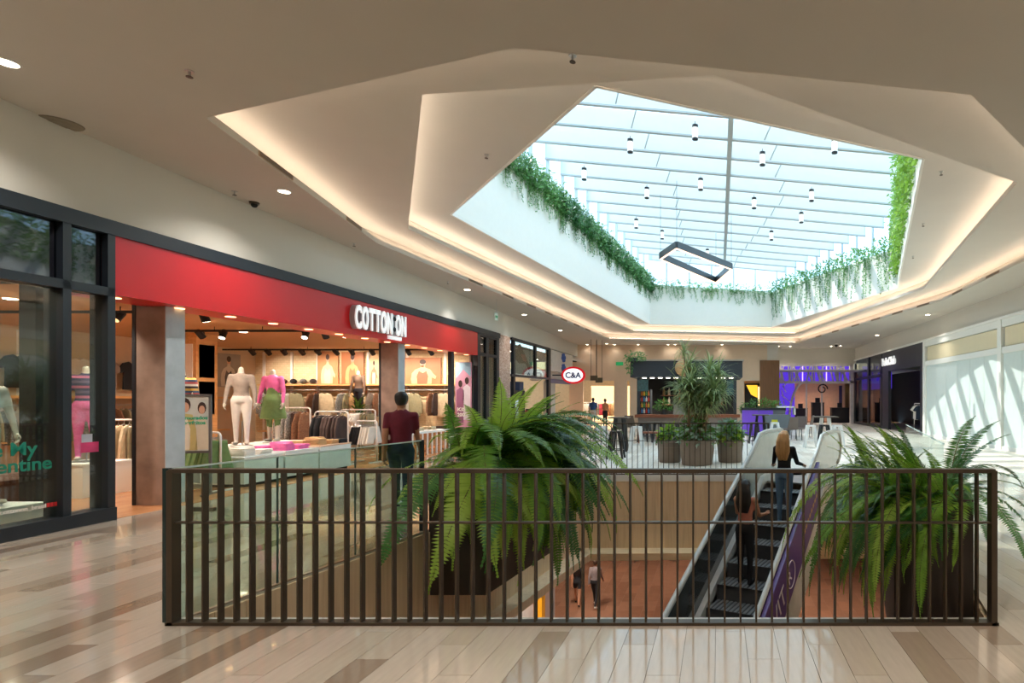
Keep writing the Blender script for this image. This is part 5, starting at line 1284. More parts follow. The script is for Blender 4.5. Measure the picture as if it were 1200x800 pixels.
for q, (px, z0) in enumerate(((694, 2.65), (700, 2.55))):
    t = thing('hanging_sign', ['small dark sign board hung on two long rods', 'small dark sign board hung lower on two long rods'][q], 'sign', (XA(px+2, 31+q*.5), 31+q*.5, z0))
    MB().box(-.2, .2, -.03, .03, 0, .28).build('board', mat('hang_dark', (84, 78, 56), .5), t)
    for x in (-.16, .16): MB().tube([(x, 0, .28), (x, 0, Z1-z0)], .012, 5).build('rod', m_black, t)
ed = thing('exit_sign', 'small green exit sign on the north wall', 'sign', (XA(726, 34.1), 34.1, ZA(426, 34.1)))
MB().box(-.22, .22, -.03, .03, -.1, .1).build('box', mat('exit_green', (30, 110, 70), .4, emit=(40, 160, 90), es=.5), ed)
ed = thing('exit_sign', 'small green exit sign hung on a wire near the west wall', 'sign', (XA(581.5, 18.5), 18.5, ZA(371, 18.5)))
MB().box(-.01, .01, -.12, .12, -.12, .12).build('plate', mat('exit_white', (206, 226, 214), .4), ed); MB().box(-.013, .013, -.1, .1, -.04, .04).build('mark', mat('exit_green2', (20, 140, 90), .4), ed); MB().tube([(0, 0, .12), (0, 0, Z1-ZA(371, 18.5))], .005, 4).build('wire', m_steel, ed)

# ------------------------------------------------------------------ food kiosk
YK = 22.0
kx0, kx1 = XA(739, YK), XA(870, YK); kz0, kz1 = ZA(442, YK), ZA(423, YK)
m_kdark = mat('kiosk_dark', (44, 48, 54), .5, var=.04)
kk = thing('food_kiosk', 'dark food kiosk with a wooden counter and lit canopy', 'kiosk', (kx0, YK, 0)); KW = kx1-kx0
MB().box(0, KW, -.1, 2.9, kz0, kz1).build('canopy', m_kdark, kk)
MB().box(-.05, KW+.05, -.15, 2.95, kz1, kz1+.05).build('canopy_cap', m_steel, kk)
MB().box(.2, KW-.2, 2.4, 2.5, 0, kz0).build('back_wall', m_dark, kk)
for x in (.25, KW-.35): MB().box(x, x+.12, 0, .12, 1.0, kz0).build('post', m_kdark, kk)
MB().box(.2, KW-.1, -.25, .35, .88, 1.0).build('counter_top', m_wood_red, kk); MB().box(.3, KW-.2, -.05, .25, 0, .88).build('counter_base', mat('counter_grey', (150, 140, 132), .6), kk)
for q in range(12): MB().lathe([(.10, 0), (.10, .03)], (0, 0, 0), 12, sx=.85, sy=.6).build('canopy_lamp', glow('kiosk_lamp', (255, 244, 226), 4), kk, loc=(.55+q*(KW-1.0)/11, 0.0, kz0-.04))
MB().box(.28, .70, -.02, .02, kz0-.55, kz0-.1).build('menu_board', mat('menu_teal', (54, 84, 84), .5, var=.5, scale=25), kk)
MB().box(KW-.62, KW-.35, -.02, .02, kz0-.7, kz0-.1).build('menu_board', mat('menu_teal', (54, 84, 84), .5, var=.5, scale=25), kk)
fg = MB().box(.25, .75, .3, .9, 1.0, 2.0).build('drinks_fridge', m_kdark, kk)
fc = [(206, 60, 50), (236, 186, 60), (60, 130, 190), (90, 160, 80), (230, 226, 220), (214, 120, 50)]
for r_ in range(4):
    for c_ in range(5):
        q = (r_*5+c_*2) % 6; MB().lathe([(.035, 0), (.038, .12), (.015, .16), (.015, .2)], (0, 0, 0), 8).build('bottle', mat('drink%d' % q, fc[q], .3), fg, loc=(.32+c_*.09, .28, 1.04+r_*.235))
for z in (1.35, 1.75): MB().box(1.0, KW-.6, 2.1, 2.4, z, z+.03).build('back_shelf', m_wood_red, kk)
for q in range(24): tag(MB().lathe([(.05, 0), (.055, .02), (.055, .2), (.02, .26), (.02, .32)], n=8).build('bottle', mat('kbottle%d' % (q % 4), [(150, 120, 70), (226, 216, 196), (90, 110, 70), (170, 84, 56)][q % 4], .3), loc=(kx0+1.1+(q % 12)*.23, YK+2.25, 1.385 if q < 12 else 1.785)), ['amber', 'cream', 'green', 'rust'][q % 4]+' bottle on the back shelves of the food kiosk', 'bottle', 'bottles on the kiosk shelves')
cm = thing('coffee_machine', 'steel coffee machine on the kiosk counter beside a leafy pot', 'coffee machine', (kx0+2.15, YK+.05, 1.0)); MB().box(-.45, .45, -.2, .2, 0, .12).box(-.45, .45, 0, .2, .12, .4).build('body', m_steel, cm); MB().box(-.47, .47, -.22, .22, .4, .47).build('top_tray', m_kdark, cm)
for x in (-.25, 0, .25): MB().tube([(x, -.05, .38), (x, -.14, .28)], .02, 6).build('group_head', m_kdark, cm)
for q in range(2): d = spot('lamp', (1.2+q*1.8, .9, kz0-.08), 110, (1, .85, .65), 140, 1, .06, kk)
m_leafs = [leafmat('bush_green', (52, 104, 44), (110, 156, 72), .3), leafmat('bush_grey', (110, 140, 112), (176, 198, 176), .25), leafmat('bush_lime', (120, 168, 40), (176, 206, 80), .35), leafmat('vine_green', (66, 122, 66), (124, 172, 100), .35), leafmat('vine_bright', (110, 160, 50), (160, 196, 84), .4)]
def bush_mesh(name, n, rx, ry, rz, ln, w, m, seed, droop=.3):
    r = random.Random(seed); mb = MB()
    for q in range(n):
        th = r.uniform(0, 2*PI); ph = math.acos(r.uniform(-.35, 1)); rad = r.uniform(.45, 1)
        d = Vector((math.sin(ph)*math.cos(th), math.sin(ph)*math.sin(th), math.cos(ph)))
        p = Vector((d.x*rx*rad, d.y*ry*rad, d.z*rz*rad)); dr = (d+Vector((r.uniform(-.6, .6), r.uniform(-.6, .6), r.uniform(-.8, .4)-droop))).normalized()
        s = dr.cross(Vector((r.uniform(-1, 1), r.uniform(-1, 1), 1))).normalized(); l = ln*r.uniform(.6, 1.2); up_ = s.cross(dr)*.1*l
        mb.add([p, p+dr*l*.5+s*w*.5+up_, p+dr*l, p+dr*l*.5-s*w*.5+up_], [(0, 1, 2, 3)])
    return mb.mesh(name, [m])
t = thing('potted_plant', 'leafy plant in a dark pot on the kiosk counter', 'plant', (kx0+1.3, YK+.1, 1.0)); MB().lathe([(.12, 0), (.15, .2), (.13, .2)], n=12).build('pot', m_kdark, t)
stuff(obj('foliage', bush_mesh('foliage', 160, .35, .28, .3, .16, .07, m_leafs[0], 3), t, (0, 0, .3)))
t = thing('trailing_plant', 'green trailing plant draped over the corner of the kiosk canopy', 'plant', (kx0+.1, YK-.1, kz1)); MB().lathe([(.15, 0), (.18, .12)], n=10).build('pot', m_kdark, t)
stuff(obj('foliage', bush_mesh('foliage', 220, .42, .3, .28, .12, .06, m_leafs[3], 4, .5), t, (.1, -.05, .1))); stuff(obj('foliage', bush_mesh('foliage', 110, .14, .12, .55, .1, .05, m_leafs[3], 5, .8), t, (-.12, -.08, -.35)))

# ------------------------------------------------------------------ tubs with plants before the far railing
m_tub = mat('tub_taupe', (138, 120, 104), .6, var=.06)
def tub(label, px, py, r, h, loc=None):
    c = onfloor(px, py); t = thing('planter_tub', label, 'planter', c)
    MB().lathe([(r*.80, 0.0), (r*.84, .02), (r*.97, h-.06), (r, h-.05), (r, h), (r*.93, h), (r*.92, h-.08)], n=28).build('shell', m_tub, t, True)
    for k in range(2): MB().lathe([(r*(.86+.05*k)+.008, h*(.38+.3*k)), (r*(.86+.05*k)+.012, h*(.38+.3*k)+.02)], n=28).build('groove_band', mat('tub_band', (154, 136, 118), .6), t)
    MB().lathe([(r*.92, h-.09), (r*.92, h-.07)], n=24).build('soil', m_soil, t)
    return c, h
c1_, h1_ = tub('low taupe tub of lime leaves beside the wide tub', 785, 541, .33, .55)
c2_, h2_ = tub('wide taupe tub holding the tall dragon tree', 817, 544, .45, .62)
c3_, h3_ = tub('low taupe tub of mixed leaves next to the escalator', 855.5, 541, .35, .55)
def bushy(label, c, h, ms, rx, rz, n, seed, ln=.16, w=.08):
    t = thing('tub_plant', label, 'plant', (c.x, c.y, h-.09))
    for k, m in enumerate(ms): stuff(obj('foliage', bush_mesh('foliage', n, rx, rx, rz, ln, w, m, seed+k), t, (0, 0, .16+.08*k)))
    MB().tube([(0, 0, 0), (.02, 0, .25)], .015, 5).build('stem', m_rachis, t)
bushy('lime and green leaves filling the low tub beside the wide tub', c1_, h1_, [m_leafs[0], m_leafs[2]], .27, .22, 90, 40)
bushy('grey-green leafy underplanting at the foot of the dragon tree', c2_, h2_, [m_leafs[1], m_leafs[0]], .42, .38, 190, 50, .2, .09)
bushy('broad green leaves over lime ones in the low tub next to the escalator', c3_, h3_, [m_leafs[2], m_leafs[0], m_leafs[1]], .3, .3, 120, 60, .2, .11)
# dragon tree: canes with rosettes of strap leaves
def rosette(name, n, ln, m, seed):
    r = random.Random(seed); mb = MB()
    for q in range(n):
        az = q*2.4; e0 = r.uniform(.15, 1.35); l = ln*r.uniform(.7, 1.1); p = Vector((0, 0, r.uniform(-.06, .08))); pts = []
        for k in range(6):
            t = k/5; el = e0-(.5+1.5*(1-e0/1.4))*t*1.1; pts.append(p.copy()); p = p+Vector((math.cos(el)*math.cos(az), math.cos(el)*math.sin(az), math.sin(el)))*(l/5)
        sd_ = Vector((-math.sin(az), math.cos(az), 0)); V = []
        for k, pt in enumerate(pts): wd_ = [.012, .016, .016, .013, .008, .001][k]; V += [pt+sd_*wd_, pt-sd_*wd_]
        mb.add(V, [(2*k, 2*k+2, 2*k+3, 2*k+1) for k in range(5)])
    return mb.mesh(name, [m])
dm = leafmat('dragon_leaf', (110, 138, 84), (176, 190, 132), .25, .4)
RO = [rosette('leaf_rosette', 46, .62, dm, 70+q) for q in range(4)]
dt = thing('dragon_tree', 'tall dragon tree with thin canes and strap leaf rosettes in the wide tub', 'plant', (c2_.x, c2_.y, h2_-.09))
rd = random.Random(12)
for q in range(13):
    bx_, by_ = rd.uniform(-.25, .25), rd.uniform(-.2, .2); tx_, ty_ = rd.uniform(-.5, .85), rd.uniform(-.45, .45); hh = rd.uniform(1.0, 1.95)
    MB().tube([(bx_, by_, 0), (lerp(bx_, tx_, .35), lerp(by_, ty_, .3), hh*.5), (tx_, ty_, hh)], [.03, .024, .018], 7).build('cane', mat('cane_bark', (156, 136, 108), .8, var=.15), dt)
    for k in range(3):
        o = obj('leaf_rosette', RO[(q+k) % 4], dt, (lerp(lerp(bx_, tx_, .35), tx_, 1-.36*k), lerp(lerp(by_, ty_, .3), ty_, 1-.36*k), hh*(1-.16*k))); o.rotation_euler = (rd.uniform(-.3, .3), rd.uniform(-.3, .3), rd.uniform(0, 6)); sc_ = rd.uniform(.8, 1.15)*(1 if k == 0 else .85); o.scale = (sc_,)*3
o = obj('leaf_rosette', RO[0], dt, (-.32, 0, 2.15)); o.scale = (.7, .7, 1.0)
MB().tube([(-.1, 0, 0), (-.25, 0, 1.1), (-.32, 0, 2.1)], [.03, .024, .016], 7).build('cane', MATS['cane_bark'], dt)
dd = tag(MB().ball((XA(801, 21.9), 21.9-.08, ZA(431, 21.9)), .34, .1, .33, 14, 8).build('round_sign', mat('round_tan', (206, 160, 110), .6, var=.2, scale=4)), 'round tan sign at the edge of the kiosk canopy', 'sign')

# ------------------------------------------------------------------ stools, tables, chairs
m_stw = mat('stool_white', (238, 238, 236), .35); m_stb = mat('stool_black', (38, 38, 40), .4)
def stool(label, c, m, h=.74, rz=0, group=None):
    t = thing('bar_stool', label, 'stool', c, rz, group); a, b = .15, .21
    MB().prism([(-a, -a+.03), (-a+.03, -a), (a-.03, -a), (a, -a+.03), (a, a-.03), (a-.03, a), (-a+.03, a), (-a, a-.03)], h-.05, h).build('seat', m, t)
    for x, y in ((-1, -1), (1, -1), (1, 1), (-1, 1)):
        MB().add([(x*(b+.02), y*(b+.02), 0), (x*(b-.03), y*(b+.02), 0), (x*(b-.03), y*(b-.03), 0), (x*(b+.02), y*(b-.03), 0), (x*a, y*a, h-.04), (x*(a-.09), y*a, h-.04), (x*(a-.09), y*(a-.09), h-.04), (x*a, y*(a-.09), h-.04)], [(0,1,2,3), (4,5,6,7), (0,1,5,4), (1,2,6,5), (2,3,7,6), (3,0,4,7)]).build('leg', m, t)
    k = .19; MB().tube([(-k, -k, .24), (k, -k, .24), (k, k, .24), (-k, k, .24), (-k, -k, .24)], .012, 5).build('foot_ring', m, t)
    return t
def high_table(label, c, m, h=1.05, w=.6):
    t = thing('bar_table', label, 'table', c); MB().box(-w/2, w/2, -w/2, w/2, h-.035, h).build('top', mat('table_top_brown', (96, 86, 76), .5), t)
    for x, y in ((-1, -1), (1, -1), (1, 1), (-1, 1)): MB().beam((x*.22, y*.22, 0), (x*.12, y*.12, h-.03), .06, .06).build('leg', m, t)
    return t
def armchair(label, c, rz, col, group=None):
    m = mat('chair_%d_%d_%d' % col, col, .6); t = thing('cafe_chair', label, 'chair', c, rz, group)
    MB().box(-.24, .24, -.24, .24, .42, .47).build('seat', m, t)
    MB().add([(-.26, -.22, .47), (.26, -.22, .47), (.2, -.3, .92), (-.2, -.3, .92), (-.26, -.26, .47), (.26, -.26, .47), (.2, -.34, .92), (-.2, -.34, .92)], [(0,1,2,3), (4,7,6,5), (0,3,7,4), (1,5,6,2), (2,6,7,3)]).build('backrest', m, t)
    for x, y in ((-.2, -.2), (.2, -.2), (.2, .2), (-.2, .2)): MB().tube([(x*1.15, y*1.15, 0), (x, y, .43)], .016, 6).build('leg', m_stb, t)
stool('white metal stool at the bar table beside the big fern', onfloor(705, 529), m_stw, .78); stool('white metal stool between the bar table and the taupe tubs', onfloor(746, 530), m_stw, .78)
high_table('dark bar table between two white stools', onfloor(726, 528.5), m_stb)
stool('black metal stool in front of the dark bar table', onfloor(722, 537), m_stb, .74)
for k, px in enumerate((771, 790, 756)): stool('dark stool pulled up to the kiosk counter', onfloor(px, 517.5+k*.4), m_stb, .74, .3*k, 'dark stools at the kiosk')
armchair('brown cafe chair behind the dark bar table', onfloor(725, 515), .5, (96, 88, 80)); armchair('grey-brown cafe chair beside the kiosk fridge', onfloor(741, 512), -.3, (110, 100, 90))
stool('white metal stool against the kiosk counter end', onfloor(806, 519), m_stw, .74)
lt = thing('low_table', 'low reddish wood cafe table in front of the kiosk', 'table', onfloor(760, 521)); MB().box(-.35, .35, -.3, .3, .42, .46).build('top', m_wood_red, lt)
for x, y in ((-.3, -.25), (.3, -.25), (.3, .25), (-.3, .25)): MB().tube([(x, y, 0), (x, y, .42)], .02, 6).build('leg', m_wood_red, lt)
stool('black stool beside the purple booth', onfloor(884, 519), m_stb, .76); stool('white stool beside the purple booth', onfloor(908, 518), m_stw, .74); stool('white stool past the escalator top, nearer the escalator', onfloor(950, 524), m_stw, .74); stool('black stool between two white stools past the escalator top', onfloor(966, 524.5), m_stb, .76); stool('white stool past the escalator top, nearer the dark shop', onfloor(981, 524), m_stw, .74)
high_table('bar table in front of the purple booth', onfloor(891, 517), m_stb, 1.02); high_table('pale bar table past the escalator top', onfloor(967, 521), m_stw, 1.0, .8)
for k, (px, py) in enumerate(((924, 516), (936, 515), (944, 512))): armchair(['brown cafe chair nearest the steel hood before the lattice shop', 'brown cafe chair in the middle before the lattice shop', 'brown cafe chair under the arch of the lattice shop'][k], onfloor(px, py), [.6, 2.6, 1.2][k], (112, 98, 92))
hx = onfloor(916, 512); hd_t = thing('steel_hood_cart', 'grey service cart with a clear hood beside the purple booth', 'cart', hx)
MB().box(-.75, .35, -.3, .3, .1, .95).build('cabinet', mat('cart_grey', (110, 118, 126), .4), hd_t); MB().box(-.2, .55, -.28, .28, 1.25, 1.3).box(.5, .55, -.28, .28, .95, 1.3).build('hood', m_stw, hd_t)
MB().box(-.45, -.2, -.31, -.3, .55, .75).build('notice', mat('notice_yellow', (214, 206, 60), .5), hd_t)
for x in (-.65, .25): MB().lathe([(.06, 0), (.06, .05)], n=10).build('wheel', m_black, hd_t, loc=(x, 0, 0.0))
# purple booth with hedge
bo = thing('purple_booth', 'purple and grey booth with a hedge box on top', 'booth', (XA(870, 24.5), 24.5, 0)); MB().box(0, 1.35, 0, .6, 0, 1.12).build('purple_panel', glow('booth_purple', (104, 70, 190), .25), bo); MB().box(1.3, 1.9, .01, .6, 0, 1.12).build('grey_panel', mat('booth_grey', (116, 120, 124), .5), bo); MB().box(-.02, 1.92, -.02, .62, 1.12, 1.22).build('planter_trough', m_kdark, bo)
he = thing('hedge', 'green hedge of ferny leaves in the trough of the purple booth', 'hedge', (XA(870, 24.5)+.9, 24.8, 1.2)); stuff(obj('foliage', bush_mesh('foliage', 520, 1.0, .3, .42, .16, .06, m_leafs[0], 90), he)); MB().tube([(-.8, 0, 0), (.8, 0, 0)], .03, 5).build('stem', m_rachis, he)

# ------------------------------------------------------------------ lattice shop (north-east)
YP = 36.5
x0p, x1p = XA(909, YP), XA(1000, YP); zA, zB, zC = ZA(429, YP), ZA(446, YP), ZA(427, YP)
lp = thing('storefront', 'pale lattice shop front glowing purple with a large arch', 'shop front', (x0p, YP, 0)); LWD = x1p-x0p; m_lat = mat('lattice_white', (214, 206, 204), .5)
for x in (0, LWD-.22): MB().box(x, x+.22, -.1, .1, 0, 3.9).build('column', m_lat, lp)
MB().box(0, LWD, -.1, .1, zA, 3.95).build('head_beam', m_lat, lp); MB().box(0, LWD, -.1, .1, zB-.18, zB-.02).build('mid_beam', m_lat, lp)
MB().box(.2, LWD-.2, .35, .37, zB-.05, zA+.05).build('light_panel', glow('purple_glow', (104, 64, 236), .42), lp)
MB().box(.2, 1.3, .35, .37, .3, zB-.15).build('light_panel', glow('purple_glow', (104, 64, 236), .42), lp)
rl_ = random.Random(4)
for b0 in range(6):
    xa_ = .2+(LWD-.4)*b0/6; xb_ = .2+(LWD-.4)*(b0+1)/6
    MB().beam((xa_, 0, zB-.05), (xa_, 0, zA), .06, .06).build('lattice_bar', m_lat if b0 % 2 else glow('neon_lilac', (190, 160, 255), 1.6), lp)
    for k in range(4):
        MB().beam((lerp(xa_, xb_, rl_.random()), .02*k-.06, zB-.04), (lerp(xa_, xb_, rl_.random()), .02*k-.06, zA), .09, .09).build('lattice_bar', m_lat, lp)
for k in range(7): MB().beam((.2+rl_.random()*.8, .02*k-.05, .4+k*.33), (.2+rl_.random()*.9, .02*k-.05, .9+k*.33), .05, .05).build('lattice_bar', m_lat, lp)
arc = [(.9+.55*(1-math.cos(t_))*1.9+.0, 0, .2+2.55*math.sin(t_)) for t_ in [PI/2*q/10 for q in range(11)]]
MB().tube(arc, .08, 8).build('arch', m_lat, lp, True)
for px in (945, 963): x = XA(px, YP)-x0p; MB().box(x-.05, x+.05, -.05, .05, 0, zB-.1).build('mullion', m_lat, lp)
cu = [(XA(963, YP)-x0p+.35*math.cos(t_)*(1-.08*t_)+.02, -.1, zB-.55+.35*math.sin(t_)*(1-.08*t_)) for t_ in [q*.45 for q in range(18)]]
MB().tube(cu, .045, 6).build('swirl_emblem', m_dark, lp)
struct(MB().box(3.0, 9.2, 40.5, 40.6, 0, 3.4).build('wall_lattice_shop', mat('peach_wall', (226, 182, 150), .8)))
for k, (px, w_, h_, nm) in enumerate(((938, .9, .95, 'black counter beside the arch of the lattice shop'), (958, .8, 1.35, 'tall black counter in the middle of the lattice shop'), (984, 1.2, 1.0, 'long black counter at the end of the lattice shop'))):
    t = thing('shop_counter', nm, 'counter', (XA(px, 38.3), 38.3, 0.0)); MB().box(-w_/2, w_/2, -.3, .3, 0, h_).build('body', m_dark, t); MB().box(-w_/2-.02, w_/2+.02, -.32, .32, h_, h_+.04).build('top', m_black, t)
    MB().box(-.15, .15, -.1, .1, h_+.04, h_+.36).build('monitor', m_dark, t)
tag(MB().box(XA(985, 40.4)-.1, XA(985, 40.4)+.12, 40.4, 40.48, .9, 2.6).box(XA(985, 40.4)-.05, XA(985, 40.4)+.06, 40.36, 40.42, 1.1, 2.2).build('wall_banner', mat('banner_dark', (60, 50, 90), .6)), 'narrow dark banner on the peach wall of the lattice shop', 'banner')
for X, pw in ((4.6, 120), (7.2, 120)):
    d = thing('recessed_downlight', 'round recessed lamp in the ceiling of the lattice shop', 'downlight', (X, 38.2, 3.395), 0, 'downlights of the lattice shop'); MB().lathe([(.09, -.01), (.1, 0)], n=12).build('lens', m_lampw, d); spot('lamp', (0, 0, -.04), pw, (1, .8, .6), 150, 1, .06, d)
# lit yellow picture near the wood door
yl = thing('lit_display', 'yellow lit display in the gap beside the wooden panel', 'display', (XA(882, 35), 35, 0)); MB().box(-.5, .5, 0, .1, 0, 2.6).build('dark_board', m_dark, yl); MB().add([(-.4, -.01, 2.5), (.3, -.01, 2.5), (.3, -.01, 1.7), (-.1, -.01, 1.9)], [(0, 3, 2, 1)]).build('yellow_face', glow('lit_yellow', (236, 190, 50), .9), yl); MB().box(.33, .48, -.02, 0, 1.2, 2.4).build('warm_strip', glow('lit_strip', (255, 206, 150), 1.4), yl)

# ------------------------------------------------------------------ east side: black shop and white hoarding
XR = 9.0
bsf = thing('storefront', 'black shop front with a white script-like sign beside the pale hoarding', 'shop front', (XR, 0, 0)); y0, y1, y2 = RWY(1083), RWY(1034), RWY(1001)
def eb(ya_, yb_, z0, z1, d0=0, d1=.15): return MB().box(min(d0, d1), max(d0, d1), ya_, yb_, z0, z1)
eb(y0, y1, 3.1, 4.12).build('sign_panel', mat('panel_black', (38, 42, 48), .45), bsf); eb(y0, RWY(1078), 0, 3.1).build('jamb', MATS['panel_black'], bsf); eb(RWY(1041), y1, 0, 3.1).build('jamb', MATS['panel_black'], bsf)
for a in (1033, 1018, 1002): eb(RWY(a)-.0, RWY(a)+.3, 0, 4.12).build('mullion', MATS['panel_black'], bsf)
eb(y1, y2, 0, .15).build('sill', MATS['panel_black'], bsf); eb(y1, y2, 2.85, 3.0).build('transom', MATS['panel_black'], bsf)
eb(y1, RWY(1018), .15, 4.1, .05, .06).build('pane', m_tint, bsf); eb(RWY(1018), y2, .15, 4.1, .05, .06).build('pane', m_tint, bsf)
eb(y1, y2, 2.2, 3.1, .5, .52).build('purple_reflection', glow('reflection_purple', (70, 40, 190), .8), bsf)  # added glowing sheet, stands for purple reflections in the panes
text('lettering', 'PoloClub', .42, m_sgn, (-.03, RWY(1034.5), 3.42), (0, -1, 0), (0, 0, 1), .06, bsf, RWY(1034.5)-RWY(1050), .02)
struct(MB().box(9.1, 12.5, 24, 24.1, 0, 4.2).build('wall_black_shop', m_dark)); struct(MB().box(9.0, 12.5, 24, 38, -.05, .002).build('floor_black_shop', mat('bs_floor', (140, 128, 116), .4))); struct(MB().box(9.1, 12.5, 24, 40, 4.2, 4.25).build('ceiling_black_shop', m_dark))
struct(MB().box(9.96, 10.05, 25.0, 26.3, 0, 4.2).build('wall_black_shop_inner', mat('bs_grey', (120, 120, 122), .7)))
tag(MB().box(9.9, 9.96, 25.2, 25.9, 2.3, 2.9).box(9.88, 9.9, 25.3, 25.8, 2.4, 2.8).build('framed_picture', m_white), 'small framed picture inside the black shop doorway', 'picture')
rl = clothes_rail('rail of dark shirts inside the black shop', (9.6, 26), (9.6, 27.2), 1.4); fill(rl, 8, [('tee', navy), ('tee', white_c), ('tee', blk)], .08, 1.1, 1.4, lambda k: {navy.name: 'navy', white_c.name: 'white', blk.name: 'black'}[k[1].name]+' T-shirt on the rail inside the black shop', 'T-shirts in the black shop', .06)
d = thing('recessed_downlight', 'round recessed lamp in the ceiling of the black shop', 'downlight', (10.3, 27, 4.195), 0); MB().lathe([(.09, -.01), (.1, 0)], n=12).build('lens', m_lampw, d); spot('lamp', (0, 0, -.04), 60, (1, .85, .7), 150, 1, .06, d)
ho = thing('wall_hoarding', 'pale hoarding with frosted panels and cream upper panels', 'wall'); del ho['category']; struct(ho); ho.location = (XR, 0, 0)
m_frost = mat('frosted_panel', (214, 226, 220), .35, var=.02); m_creamp = mat('cream_panel', (228, 214, 178), .5, var=.02); m_hf = mat('hoarding_frame', (236, 236, 228), .5, var=.01)
posts = [RWY(1084.5), RWY(1173.5), 10.9, 5.0, -1.0]
for k, py_ in enumerate(posts): MB().box(-.08, .12, py_-.12, py_+.12, 0, 4.12).build('post', m_hf, ho)
for k in range(4):
    a, b = posts[k+1]+.12, posts[k]-.12
    MB().box(-.05, .1, a, b, 3.88, 4.12).build('rail', m_hf, ho); MB().box(-.05, .1, a, b, 3.05, 3.25).build('rail', m_hf, ho); MB().box(-.05, .1, a, b, 0, .12).build('rail', m_hf, ho)
    MB().box(.0, .08, a+.1, b-.1, 3.27, 3.86).build('cream_panel', m_creamp, ho)
    n_ = 6; 
    for q in range(n_): ya_ = lerp(a, b, q/n_); yb_ = lerp(a, b, (q+1)/n_); MB().box(0, .05, ya_+.008, yb_-.008, .12, 3.05).build('panel', m_frost, ho)
MB().box(.1, .15, posts[-1], posts[0], 0, 4.1).build('backing', m_dark, ho)
struct(MB().box(9.0, 9.2, -3, -1.1, 0, 4.2).build('wall_east_end', m_wallp))

# ------------------------------------------------------------------ vines on the skylight ledge
def vine_mesh(name, n_str, spread_, drop, m, seed, bush=120, lo=-.12, hi=.32):
    r = random.Random(seed); mb = MB()
    for q in range(bush):
        p = Vector((r.uniform(-spread_, spread_), r.gauss(-.1, .13), r.uniform(lo, hi))); d = Vector((r.uniform(-1, 1), r.uniform(-1, 1), r.uniform(-.7, 1))).normalized(); s = d.orthogonal().normalized(); l = r.uniform(.1, .24)
        mb.add([p, p+d*l*.5+s*.036, p+d*l, p+d*l*.5-s*.036], [(0, 1, 2, 3)])
    for q in range(n_str):
        x = r.uniform(-spread_, spread_); L = drop*r.uniform(.25, 1); k = max(4, int(L/.045)); p = Vector((x, -.16+r.uniform(-.05, .03), .05)); dx = r.uniform(-.012, .012)
        for j in range(k):
            p = p+Vector((dx+r.uniform(-.012, .012), r.uniform(-.006, .004), -L/k))
            d = Vector((r.uniform(-1, 1), r.uniform(-.6, .3), r.uniform(-1, .2))).normalized(); s = d.orthogonal().normalized(); l = r.uniform(.05, .11)
            mb.add([p, p+d*l*.5+s*.024, p+d*l, p+d*l*.5-s*.024], [(0, 1, 2, 3)])
        mb.tube([(x, -.16, .05), (p.x, p.y, p.z)], .004, 3)
    return mb.mesh(name, [m])
VL = [vine_mesh('foliage', 30, .75, 1.1, m_leafs[3], 200+q, 900, -.42, .42) for q in range(4)]
VS = [vine_mesh('foliage', 14, .6, .9, m_leafs[3], 220+q, 130, -.2, .3) for q in range(4)]
VR = [vine_mesh('foliage', 14, .7, 1.7, m_leafs[3], 240+q, 130, -.15, .5) for q in range(4)]
def vines(i, j, n_, meshes, label, grp, inset=.16, f0=0., f1=1.):
    a, b = Vector((*P3[i], ZLEDGE[i])), Vector((*P3[j], ZLEDGE[j])); d = (b-a); d2 = Vector((d.x, d.y)).normalized(); ang = math.atan2(d2.y, d2.x)
    for q in range(n_):
        p = a+d*lerp(f0, f1, (q+.5)/n_); t = thing('trailing_vine', label, 'vine', p, ang, grp); 
        stuff(obj('foliage', meshes[q % len(meshes)], t, (0, inset-.06, 0)))
        MB().tube([(-.5, .1, .03), (.5, .1, .03)], .012, 4).build('stem', m_rachis, t)
# P3 runs clockwise seen from above, so local +y points out of the shaft
vines(1, 2, 15, VL, 'thick green vine spilling over the long shaded wall of the skylight', 'vines on the long wall')
vines(2, 3, 6, VS, 'sparse vine hanging over the short end wall of the skylight', 'vines on the end wall')
vines(3, 4, 9, VR, 'long thin vine strands hanging down the sunlit skylight wall', 'vines on the sunlit wall')
vines(0, 1, 4, VS, 'thin vine strand hanging over the skylight edge above the vines of the shaded wall', 'vines on the short shaded edge', f0=.1, f1=.5)
a, b = Vector((*P3[4], 6.3)), Vector((*P3[5], 6.3))
t = thing('hanging_ivy', 'bright green ivy curtain covering the sunlit corner of the skylight shaft', 'vine', a.lerp(b, .42)); rr_ = random.Random(77); mb = MB(); dA = (b-a).normalized(); nA = Vector((-dA.y, dA.x, 0)); L_ = (b-a).length
nA = nA if nA.x < 0 else -nA
for q in range(5200):
    p = dA*(rr_.uniform(-.46, .5)*L_)+nA*abs(rr_.gauss(0, .13))+Vector((0, 0, rr_.uniform(-.1, 2.3))); d = Vector((rr_.uniform(-1, 1), rr_.uniform(-1, 1), rr_.uniform(-1, .3))).normalized(); s = d.orthogonal().normalized(); l = rr_.uniform(.08, .17)
    mb.add([p, p+d*l*.5+s*.05, p+d*l, p+d*l*.5-s*.05], [(0, 1, 2, 3)])
stuff(mb.build('foliage', m_leafs[4], t)); MB().tube([(0, 0, 0), (0, 0, 2.2)], .015, 4).build('stem', m_rachis, t)

